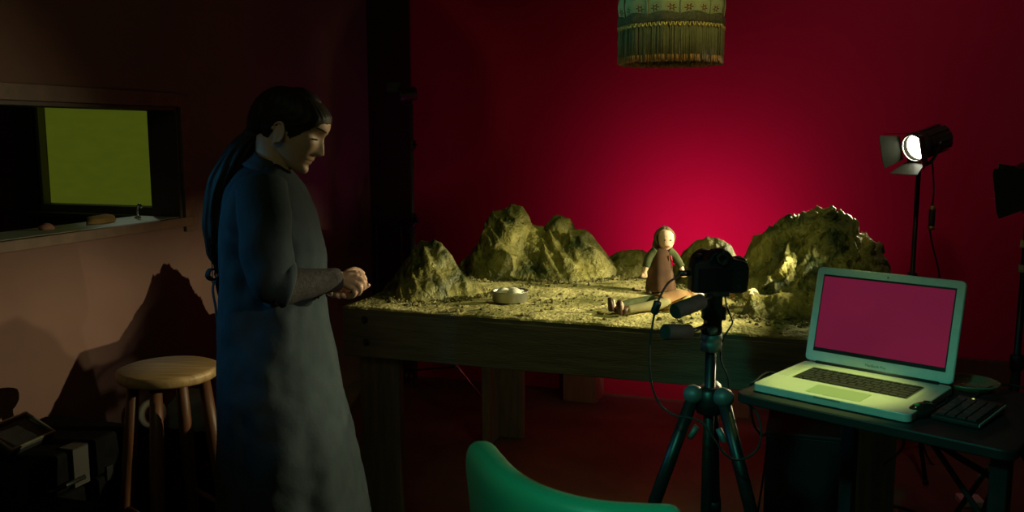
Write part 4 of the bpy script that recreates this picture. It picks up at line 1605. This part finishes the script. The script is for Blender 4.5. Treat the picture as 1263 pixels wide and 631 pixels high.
mb = MB().tube(cr([P(.165, 0, .028), P(.20, 0, .033), P(.24, 0, .037), P(.268, 0, .034)], 4), [(.024 + .001 * math.sin(i), .037) for i in range(13)], 20)
mb.obj('tunic', M('rust_tunic', (.28, .14, .06), (.38, .22, .1), 30, rough=.9), dl2)
for s_ in (-1, 1):
    MB().tube(cr([P(.255, s_ * .034, .032), P(.22, s_ * .058, .030), P(.195, s_ * .062, .018)], 4), [.0155 - .0005 * i for i in range(9)], 12).obj('sleeve', M('ochre_sleeve_%d' % (s_ + 1), (.4, .32, .1), (.48, .38, .14), 30, rough=.9), dl2)
    mb = MB().tube([P(.006, s_ * .022, .008), P(.004, s_ * .024, .03), P(.002, s_ * .026, .05)], [(.009, .012), (.009, .0125), (.006, .009)], 12)
    mb.tube([P(.014, s_ * .022, .012), P(.035, s_ * .022, .021)], [.0115, .0125], 12)
    mb.obj('boot', M('boot_brown_%d' % (s_ + 1), (.05, .025, .015), (.09, .04, .022), 30, rough=.5), dl2)
MB().ball(P(.318, 0, .044), (.027, .028, .031), 18, 10).obj('bonnet', M('white_linen', (.75, .68, .58), rough=.9), dl2)

# ------------------------------------------------------------------ the woman
WT_ = 2.5
X0_ = ray(350, 165)[0] * WT_
wo = room(X0_, WT_, 0)
wm = thing('person', 'woman with a dark ponytail in a blue grey coat dress, head bowed, hands clasped', 'person', wo, YAW)


def W(u, v, d=0.0):
    r = ray(u, v)
    t = WT_ + d
    return Vector((r[0] * t - X0_, d, CH + r[2] * t))


pxm = F / WT_
HC = W(359.5, 157)
ta = R(28)
FW, UP = Vector((math.cos(ta), 0, -math.sin(ta))), Vector((math.sin(ta), 0, math.cos(ta)))
HSC = 1.0


def hp(f, l, h):
    return HC + FW * f + UP * (h - .1027) + Vector((0, l, 0))


HEAD = [(.000, .060, .015, .010), (.004, .084, .000, .024), (.012, .091, -.012, .033), (.022, .092, -.03, .040), (.035, .088, -.048, .047), (.050, .090, -.062, .053), (.065, .091, -.074, .058), (.080, .091, -.083, .063),
        (.100, .091, -.091, .067), (.118, .090, -.095, .070), (.135, .095, -.098, .0715), (.152, .0945, -.097, .0715), (.170, .086, -.090, .067), (.185, .070, -.076, .057), (.196, .050, -.056, .043), (.203, .028, -.032, .026), (.206, .004, -.010, .006)]


def gauss(x, s):
    return math.exp(-.5 * (x / s) ** 2)


def head_pt(h, th, off=0, detail=True):
    f, b, w = sm_table(HEAD, h)
    c, r = (f + b) / 2, (f - b) / 2
    ct, st = math.cos(th), math.sin(th)
    e = .86
    fx = c + (r + off) * math.copysign(abs(ct) ** e, ct)
    ly = (w + off) * math.copysign(abs(st) ** e, st)
    if ct > 0:
        # narrow the face forward of the cheekbones, deep jaw
        ly *= 1 - .10 * ct * (1 - min(1, h / .12))
    if detail and ct > 0:
        n = 0
        # nose: ridge growing to the tip
        if .056 < h < .140:
            rise = lerp_table([(.056, 0), (.062, .0025), (.067, .013), (.073, .0235), (.079, .0235), (.088, .0185), (.104, .0095), (.117, .0045), (.130, .002), (.140, 0)], h)
            n += rise * gauss(ly, .0065 + .003 * gauss(h - .072, .01))
            n += .007 * gauss(h - .069, .006) * gauss(abs(ly) - .013, .005)
        # eye sockets, lids, brow
        n -= .012 * gauss(abs(ly) - .033, .013) * gauss(h - .116, .010)
        n += .003 * gauss(abs(ly) - .033, .010) * gauss(h - .112, .006)
        n += .002 * gauss(h - .134, .007) * gauss(abs(ly) - .03, .022)
        # lips
        n += .0062 * gauss(h - .0500, .0042) * gauss(ly, .017)
        n += .0058 * gauss(h - .0385, .0045) * gauss(ly, .015)
        n -= .0040 * gauss(h - .0442, .0018) * gauss(ly, .020)
        n -= .004 * gauss(h - .028, .006) * gauss(ly, .02)
        n += .0025 * gauss(h - .014, .009) * gauss(ly, .016)
        n += .003 * gauss(h - .092, .014) * gauss(abs(ly) - .045, .014)
        fx += n
    return hp(fx, ly, h)


body = MB()
hs = [.206 * (1 - math.cos(PI * i / 90)) / 2 for i in range(91)]
nth = 120


def face_ang(k):
    a = 2 * PI * k / nth
    return a - .28 * math.sin(a) * (1 + math.cos(a)) / 2


body.loft([[head_pt(h, face_ang(k)) for k in range(nth)] for h in hs])
# neck
body.tube([hp(-.012, 0, .085), hp(-.032, 0, .045), W(337, 203), W(330, 220), W(324, 240)], [.044, .047, (.050, .053), (.056, .060), (.07, .08)], 24, up=(1, 0, 0))
# ears
for s_ in (-1, 1):
    ec = hp(-.010, s_ * .0665, .080)
    rot = Matrix((FW, Vector((0, s_, 0)), UP)).transposed() @ Matrix.Rotation(-.22, 3, 'Y') @ Matrix.Rotation(.30, 3, 'Z')
    body.ball(ec, (.017, .006, .028), 16, 10, rot)
    hel = [ec + rot @ Vector((.0185 * math.cos(a), .006, .030 * math.sin(a) * (1 if math.sin(a) > 0 else .85))) for a in [R(q) for q in range(-70, 171, 15)]]
    body.tube(list(reversed(hel)), [.0040] * len(hel), 8)
    body.ball(ec + rot @ Vector((-.004, .005, -.026)), (.007, .004, .007), 10, 6, rot)
# trunk
TR = [(222, 304, 352, .085), (232, 294, 361, .140), (250, 289, 370, .155), (280, 287, 380, .150), (310, 284, 390, .145), (340, 284, 388, .135), (370, 284, 386, .15), (410, 284, 388, .17), (450, 286, 386, .175)]
body.loft([ell((W(f, v).x + W(b, v).x) / 2, 0, W((f + b) / 2, v).z, (W(f, v).x - W(b, v).x) / 2 - .012, w, 36, .9) for v, b, f, w in reversed(TR)])
# legs
for s_ in (-1, 1):
    hx0 = W(335, 440)
    body.tube([Vector((hx0.x, s_ * .085, .86)), Vector((hx0.x + .02, s_ * .085, .66)), Vector((hx0.x + .03, s_ * .085, .46)), Vector((hx0.x + .01, s_ * .085, .30)), Vector((hx0.x, s_ * .085, .09))], [.085, .072, .055, .052, .036], 20)
    body.ball((hx0.x + .06, s_ * .09, .04), (.115, .04, .035), 20, 10)
    body.ball((hx0.x - .01, s_ * .088, .06), (.045, .036, .055), 16, 10)
# right (near) arm and left (far) arm
RS, RE, RW = W(322, 246, -.150), W(330, 356, -.215), W(419, 344, -.075)
LS, LE, LWr = W(322, 246, .150), W(332, 356, .215), W(412, 352, .035)
body.tube([RS, RS.lerp(RE, .5), RE, RE.lerp(RW, .35), RE.lerp(RW, .8), RW], [.046, .044, .036, .038, .031, .025], 18)
body.tube([LS, LS.lerp(LE, .5), LE, LE.lerp(LWr, .35), LE.lerp(LWr, .8), LWr], [.046, .044, .036, .038, .031, .025], 18)


def finger(b, pts, r0):
    """pts drawn as (u, v, depth)"""
    P_ = [W(*q) for q in pts]
    P_ = cr(P_, 4)
    m_ = len(P_)
    b.tube(P_, [r0 * (1 - .28 * i / (m_ - 1)) for i in range(m_)], 12)
    b.ball(P_[-1], r0 * .74, 10, 8)


# right hand: back of the hand up and towards the viewer, fingers folding over the left hand
Kn = [(441.5, 337, -.072), (442, 343, -.088), (440, 349.5, -.097), (435.5, 355, -.098)]
wr = W(419, 343.5, -.078)
for q in Kn:
    kq = W(*q)
    body.tube([wr + (kq - wr) * .05, wr.lerp(kq, .45), kq], [.0195, .0150, .0105], 14)
body.ball(W(430, 343, -.080), (.026, .018, .018), 16, 10)
finger(body, [Kn[0], (448, 341.5, -.070), (450, 348, -.058), (447.5, 353, -.046)], .0092)
finger(body, [Kn[1], (448, 348, -.090), (447.5, 355, -.074), (442, 358.5, -.056)], .0095)
finger(body, [Kn[2], (444.5, 355, -.102), (442, 361.5, -.086), (435, 363.5, -.066)], .0090)
finger(body, [Kn[3], (438, 360, -.106), (434.5, 365.5, -.090), (428, 366, -.074)], .0080)
finger(body, [(427, 336.5, -.068), (436, 332.5, -.052), (443, 334, -.042), (447.5, 337, -.036)], .0098)
# left hand: cupped below, fingertips showing under the right wrist
lw = W(412, 352, .03)
for i_, (uu, vv, dd) in enumerate(((434, 355, -.028), (427.5, 356.5, -.042), (420.5, 357, -.045), (414, 356.5, -.042))):
    kq = W(uu, vv, dd)
    body.tube([lw, lw.lerp(kq, .5), kq], [.018, .0145, .010], 12)
    ex_ = [(uu - .5, vv + 5.5, dd - .025), (uu - 2.5, vv + 8.5, dd - .046), (uu - 5, vv + 6.5, dd - .062)]
    if i_ >= 1:
        finger(body, [(uu, vv, dd)] + [(a_, b_, c_) for a_, b_, c_ in ex_], (.0088, .009, .0085, .0078)[i_])
    else:
        finger(body, [(uu, vv, dd), (442, 357, -.034), (449, 354.5, -.036), (454.5, 351.5, -.036)], .0085)
finger(body, [(424, 350, -.0), (434, 349, .0), (443, 347, -.008), (449, 344.5, -.014)], .009)


def skin_mat():
    m = M('woman_skin', (.50, .31, .215), (.56, .36, .25), 8, rough=.48, spec=.35)
    t = m.node_tree
    b = t.nodes['Principled BSDF']
    src = b.inputs['Base Color'].links[0].from_socket
    tc = t.nodes.new('ShaderNodeTexCoord')
    v = t.nodes.new('ShaderNodeVectorMath')
    v.operation = 'DISTANCE'
    t.links.new(tc.outputs['Object'], v.inputs[0])
    v.inputs[1].default_value = hp(.098, 0, .0445)
    mr = t.nodes.new('ShaderNodeMapRange')
    mr.inputs['From Min'].default_value = .012
    mr.inputs['From Max'].default_value = .02
    mr.inputs['To Min'].default_value = .6
    mr.inputs['To Max'].default_value = 0
    t.links.new(v.outputs['Value'], mr.inputs['Value'])
    mx = t.nodes.new('ShaderNodeMix')
    mx.data_type = 'RGBA'
    t.links.new(src, mx.inputs['A'])
    mx.inputs['B'].default_value = (.34, .10, .085, 1)
    t.links.new(mr.outputs[0], mx.inputs['Factor'])
    t.links.new(mx.outputs['Result'], b.inputs['Base Color'])
    return m


remeshed(body, 'body', skin_mat(), wm, .0027, 2)

# hair: cap swept back over the ears, knot and long ponytail
HL = [(-.11, .035), (-.075, .030), (-.050, .036), (-.034, .060), (-.02, .096), (.002, .100), (.016, .086), (.028, .084), (.042, .100), (.058, .120), (.074, .142), (.090, .160), (.12, .172)]
mb = MB()
idx, vs, fs = {}, [], []
hh_ = [.030 + .180 * i / 70 for i in range(71)]


def hair_pt(h, th):
    h2 = min(h, .2055)
    # strands run back from the forehead towards the knot
    st = .0011 * math.sin(26 * th + 14 * math.sin(h * 30)) + .0008 * N.noise(Vector((th * 9, h * 60, 2)))
    return head_pt(h2, th, 0.008 + st, False)


grid = {}
for i, h in enumerate(hh_):
    for k in range(nth):
        th = face_ang(k)
        p = hair_pt(h, th)
        grid[i, k] = (p, (p - HC).dot(FW))
for i in range(70):
    for k in range(nth):
        q = [(i, k), (i, (k + 1) % nth), (i + 1, (k + 1) % nth), (i + 1, k)]
        if all(hh_[a] > lerp_table(HL, grid[a, b][1]) - .004 for a, b in q):
            ids = []
            for a in q:
                if a not in idx:
                    idx[a] = len(vs)
                    p = grid[a][0]
                    ed = hh_[a[0]] - lerp_table(HL, grid[a][1])
                    if ed < .028:
                        p = p.lerp(head_pt(min(hh_[a[0]], .2055), face_ang(a[1]), .0012, False), min(1, (.028 - ed) / .030))
                    vs.append(p)
                ids.append(idx[a])
            fs.append(tuple(ids))
mb.add(vs, fs)
top = hair_pt(.2055, 0)
o = mb.obj('hair', hairm, wm, solid=.010)
# crown plug
MB().ball(hp(.0, 0, .196), (.045, .042, .020), 24, 12, Matrix((FW, Vector((0, 1, 0)), UP)).transposed()).obj('hair_crown', hairm, wm)
MB().ball(hp(-.080, 0, .104), (.042, .057, .074), 24, 14, Matrix((FW, Vector((0, 1, 0)), UP)).transposed()).obj('hair_back', hairm, wm)
kn = W(313, 167)
MB().ball(kn, (.030, .032, .028), 18, 12).obj('hair_knot', hairm, wm)
MB().tube([kn + Vector((-.012, .024 * math.cos(a), .024 * math.sin(a))) for a in [2 * PI * k / 20 for k in range(20)]], .005, 8, closed=True).obj('hair_band', black_soft, wm)
pony = cr([W(312, 168), W(301, 181), W(291, 197), W(281, 218), W(273, 243), W(269, 268), W(268, 292), W(268, 312), W(269, 328)], 6)
rad = [lerp_table([(0, .022), (.15, .034), (.4, .042), (.7, .038), (.88, .026), (1, .006)], i / (len(pony) - 1)) for i in range(len(pony))]
mb = MB()
rings = []
nrm = Vector((0, 1, 0))
for i, p in enumerate(pony):
    a = pony[max(i - 1, 0)]
    b = pony[min(i + 1, len(pony) - 1)]
    t_ = (b - a).normalized()
    bi = t_.cross(nrm).normalized()
    ring = []
    for k in range(48):
        an = 2 * PI * k / 48
        r = rad[i] * (1 + .07 * math.sin(11 * an + i * .12) + .05 * math.sin(19 * an - i * .2) + .10 * N.noise(Vector((math.cos(an) * 2, math.sin(an) * 2, i * .12))))
        ring.append(p + nrm * (r * 1.25 * math.cos(an)) + bi * (r * math.sin(an)))
    rings.append(ring)
mb.loft(rings)
mb.obj('ponytail', hairm, wm)
mb = MB()
for k in range(26):
    y_ = random.uniform(-.04, .04)
    of = Vector((random.uniform(-.02, .012), y_, 0))
    s0 = random.randint(6, 20)
    pa = [pony[i] + of * min(1, rad[i] / .03) * random.uniform(.9, 1.15) for i in range(s0, len(pony), 6)]
    pa.append(pony[-1] + of * .5 + Vector((random.uniform(-.012, .012), 0, random.uniform(-.05, .0))))
    mb.tube(cr(pa, 4), .0016, 5)
q = mb.obj('loose_strands', hairm, wm)
# eyebrow and lashes
for s_ in (-1, 1):
    mb = MB()
    pa = []
    for q_ in range(9):
        ang_ = s_ * (.20 + .62 * q_ / 8)
        pa.append(head_pt(.1365 + .0035 * math.sin(q_ / 8 * PI * .8), ang_, .0012))
    mb.tube(pa, [(.0022, .0016)] * 6 + [(.0018, .0014), (.0014, .001), (.0006, .0006)], 6)
    mb.obj('eyebrow', hairm, wm)
    mb = MB()
    pa = [head_pt(.1085 - .0032 * q_ / 8 * (1 if q_ < 4 else .8), s_ * (.27 + .40 * q_ / 8), .0012) for q_ in range(9)]
    mb.tube(pa, [.0014] + [.0026] * 7 + [.0012], 6)
    mb.obj('eyelashes', hairm, wm)

# coat dress
DR = [(199, 316, 347, .052), (205, 308, 352, .066), (212, 300, 357, .105), (220, 295, 362, .145), (232, 288, 369, .180), (246, 284, 376, .192), (262, 281, 383, .190), (280, 279, 389, .178), (300, 277, 395, .168), (318, 276, 399, .160), (332, 277, 399, .156), (345, 277, 398, .158),
      (365, 276.5, 398, .168), (390, 276.5, 400, .182), (420, 277, 405.5, .200), (450, 278, 411.5, .217), (490, 279, 420, .238), (530, 280, 430, .256), (570, 280, 439, .272), (610, 280, 447, .288), (650, 280, 456, .300), (690, 280, 464, .31)]
mb = MB()
rings = []
nv = 120
ND = 96
for j in range(nv + 1):
    v = DR[0][0] + (DR[-1][0] - DR[0][0]) * j / nv
    b_, f_, w_ = sm_table(DR, v)
    pb_, pf_ = W(b_, v), W(f_, v)
    cx_, rx_ = (pb_.x + pf_.x) / 2, (pf_.x - pb_.x) / 2
    z_ = W((b_ + f_) / 2, v).z
    fold = max(0, (v - 345) / 345)
    up_ = max(0, 1 - abs(v - 335) / 60)
    ring = []
    for k in range(ND):
        a = 2 * PI * k / ND
        c, s_ = math.cos(a), math.sin(a)
        am = 1 + fold * (.045 * math.sin(5 * a + .7 + v * .004) + .03 * math.sin(9 * a + 1.9) + .015 * math.sin(14 * a + v * .01)) * (abs(s_) ** .7)
        am += up_ * .012 * math.sin(17 * a + v * .05)
        nz_ = .010 * N.noise(Vector((a * 1.6, v * .018, 3))) + .006 * N.noise(Vector((c * 4, s_ * 4, v * .05)))
        ring.append(Vector((cx_ + (rx_ * am + nz_ * abs(s_)) * math.copysign(abs(c) ** .88, c), (w_ * am + nz_) * math.copysign(abs(s_) ** .88, s_), z_)))
    rings.append(ring)
mb.loft(rings, caps=False)
mb.obj('coat_dress', cloth, wm, solid=.004)
mb = MB()
rings = []
for v, b_, f_, w_ in ((194, 319, 345, .056), (199, 315, 349, .060), (205, 308, 354, .068), (210, 303, 357, .09)):
    pb_, pf_ = W(b_, v), W(f_, v)
    rings.append([q + Vector((0, 0, .018 * -math.cos(2 * PI * k / 40))) for k, q in enumerate(ell((pb_.x + pf_.x) / 2, 0, W((b_ + f_) / 2, v).z, (pf_.x - pb_.x) / 2 + .002, w_ + .003, 40))])
mb.loft(rings, caps=False)
mb.obj('collar', M('dark_collar', (.03, .04, .055), (.04, .05, .065), 30, rough=.9), wm, solid=.004)
for sg, (A_, B_, E_, G_) in enumerate((((321, 229, -.128), (327, 282, -.185), (334, 340, -.205), (356, 350, -.185)), ((321, 229, .128), (327, 282, .185), (334, 340, .205), (352, 350, .185)))):
    pa = cr([W(*A_), W(*B_), W(*E_), W(*G_)], 8)
    m_ = len(pa)
    mb = MB()
    rr_ = [lerp_table([(0, .070), (.3, .068), (.55, .066), (.75, .064), (1, .061)], i / (m_ - 1)) for i in range(m_)]
    mb.tube(pa, rr_, 36, caps=False, up=(1, 0, 0))
    out = []
    for i, vtx in enumerate(mb.v):
        p = Vector(vtx)
        ci = i // 36
        c = pa[ci]
        d = p - c
        k = 1 + .06 * N.noise(p * 11 + Vector((sg * 5, 0, 0))) + .05 * math.sin(ci * .9 + d.x * 40) * min(1, ci / 14)
        out.append(tuple(c + d * k))
    mb.v = out
    mb.obj('sleeve', cloth, wm, solid=.004)
    s_ = (RE, RW) if sg == 0 else (LE, LWr)
    e0 = s_[0] + (s_[1] - s_[0]) * .0
    pa = [e0 + (s_[1] - e0) * f for f in (0, .15, .3, .45, .6, .75, .88, .97)]
    mb = MB().tube(pa, [.050, .050, .047, .043, .039, .035, .0325, .0315], 24, caps=False)
    mb.v = [tuple(Vector(v_) * 1 + Vector((0, 0, .0035 * N.noise(Vector(v_) * 30)))) for v_ in mb.v]
    mb.obj('undersleeve', knit, wm, solid=.003)
# waist tie with a small bow at the back
tw_ = 334
b_, f_, w_ = sm_table(DR, tw_)
pb_, pf_ = W(b_, tw_), W(f_, tw_)
bk = pb_ + Vector((-.006, 0, 0))
mb = MB()
for sg in (-1, 1):
    mb.tube(cr([bk, bk + Vector((-.018, sg * .045, .012)), bk + Vector((-.02, sg * .065, -.004)), bk + Vector((-.012, sg * .04, -.018)), bk], 5), [(.003, .008)] * 21, 8)
    mb.tube(cr([bk, bk + Vector((-.022, sg * .02, -.04)), bk + Vector((-.014, sg * .03, -.10)), bk + Vector((-.01, sg * .035, -.15))], 5), [(.002, .007)] * 16, 8)
mb.ball(bk, (.011, .013, .011), 12, 8)
mb.obj('waist_tie', M('dark_tie', (.012, .014, .018), rough=.9), wm)
# patch pocket on the near side of the skirt and front seam
for s_ in (-1, 1):
    hx0 = W(335, 440)
    rings = []
    for x_, w2_, h_ in ((-.05, .030, .05), (-.03, .037, .075), (.03, .040, .075), (.09, .044, .065), (.14, .042, .045), (.175, .03, .03), (.186, .012, .015)):
        rings.append([Vector((hx0.x + x_, s_ * .09 + w2_ * math.copysign(abs(math.cos(q)) ** .7, math.cos(q)), h_ / 2 + h_ / 2 * math.copysign(abs(math.sin(q)) ** .7, math.sin(q)) + .001)) for q in [2 * PI * k / 20 for k in range(20)]])
    MB().loft(rings).obj('shoe', black, wm)

# ------------------------------------------------------------------ lights
def light(kind, loc, col, power, aim=None, size=.05, ang=60, blend=.5, name='light'):
    l = bpy.data.lights.new(name, kind)
    l.energy = power
    l.color = col
    if kind == 'SPOT':
        l.spot_size = R(ang)
        l.spot_blend = blend
        l.shadow_soft_size = size
    elif kind == 'POINT':
        l.shadow_soft_size = size
    elif kind == 'AREA':
        l.size = size
    o = bpy.data.objects.new(name, l)
    C.objects.link(o)
    o.location = loc
    if aim is not None:
        o.rotation_euler = (Vector(aim) - Vector(loc)).to_track_quat('-Z', 'Y').to_euler()
    return o


KEY = (1.0, .90, .50)
f1 = Vector(p1) + a1 * .075
light('SPOT', f1, KEY, 100, Vector((.45, -.35, 1.0)), .02, 56, .6, 'back_right_lamp_beam')
f2 = Vector(p2) + a2 * .068
light('SPOT', f2, KEY, 165, Vector((.45, -.02, .93)), .005, 92, .5, 'right_lamp_beam')
light('SPOT', (1.02, 1.62, .90), (1.0, .10, .42), 15, (1.02, 2.3, 1.02), .05, 165, .9, 'wall_glow_lamp')
light('POINT', (1.0, 1.75, .45), (1.0, .06, .12), .12, None, .08, name='floor_glow_fill')  # added red fill for floor and wall foot, no fixture there
light('SPOT', (-.98, -1.42, 1.8), (.035, .31, .56), 56, (.06, -.86, 1.19), .06, 34, 1.0, 'blue_side_lamp')
light('SPOT', (.95, -2.55, 2.25), (.04, .85, .62), 50, (1.50, -.98, .88), .06, 35, 1.0, 'green_top_lamp')
light('SPOT', (1.83, -.22, 2.7), (.84, 1.0, .24), 150, (1.665, -.66, .94), .04, 13, .6, 'laptop_top_lamp')
light('SPOT', (-.6, -.2, 2.35), (.25, .9, .6), 22, (1.05, .75, 2.0), .05, 20, .7, 'shade_left_fill')  # added teal fill, aimed only at the shade's left side
light('SPOT', (2.7, -.5, 2.2), (1.0, .75, .32), 16, (1.05, .75, 2.0), .05, 20, .7, 'shade_right_fill')  # added warm fill for the right side of the shade
light('SPOT', (.1, 1.55, .30), (.5, .03, .42), 8, (-1.04, 1.8, 1.9), .08, 58, .9, 'magenta_corner_lamp')
light('SPOT', (1.75, -.25, 2.8), (.90, 1.0, .30), 30, (.95, .75, .95), .05, 52, .8, name='set_top_fill')  # extra fill over the landscape, not an actual fixture
light('SPOT', (.95, .25, .66), (1.0, .80, .34), 1.7, (.70, 1.35, .0), .05, 130, .8, name='under_table_fill')  # hidden fill added to lift the floor and blocks at the back
light('SPOT', (1.9, .7, 2.8), (1.0, .6, .62), 9, (2.1, 2.22, 1.3), .1, 110, 1.0, name='wall_wash_fill')  # invented wash that brightens the red wall
light('SPOT', (-1.75, .95, 2.0), (.85, 1.0, .8), 5, (-1.12, .27, 1.16), .03, 24, .8, name='sill_fill')  # unseen spot added to brighten the pale sill
light('SPOT', (3.1, -1.25, 1.62), (1.0, .86, .62), 46, (.30, -.67, .97), .012, 16, .6, name='right_front_fill')  # off-frame spot added to brighten her hands and skirt front
light('AREA', (.9, -2.4, 2.7), (.80, .92, .42), 2.4, (.9, .2, .6), 1.0, name='soft_front_fill')  # soft olive fill added from above the viewer, no ceiling fixture

wd_ = bpy.data.worlds.new('dark_room')
S.world = wd_
wd_.use_nodes = True
wd_.node_tree.nodes['Background'].inputs[0].default_value = (.62, .70, .42, 1)
wd_.node_tree.nodes['Background'].inputs[1].default_value = .015

# ------------------------------------------------------------------ camera
cd = bpy.data.cameras.new('camera')
cam = bpy.data.objects.new('camera', cd)
C.objects.link(cam)
cd.sensor_width = 36
cd.lens = 36 * F / 1263
cam.location = CAM
cam.rotation_euler = (PI / 2 - PITCH, 0, YAW)
cd.clip_start = .05
cd.dof.use_dof = True
cd.dof.focus_distance = 3.0
cd.dof.aperture_fstop = 6.3
S.camera = cam
S.view_settings.view_transform = 'Standard'
S.view_settings.look = 'None'
S.view_settings.gamma = 1
S.view_settings.exposure = 0
S.view_settings.use_curve_mapping = False
S.cycles.use_denoising = True
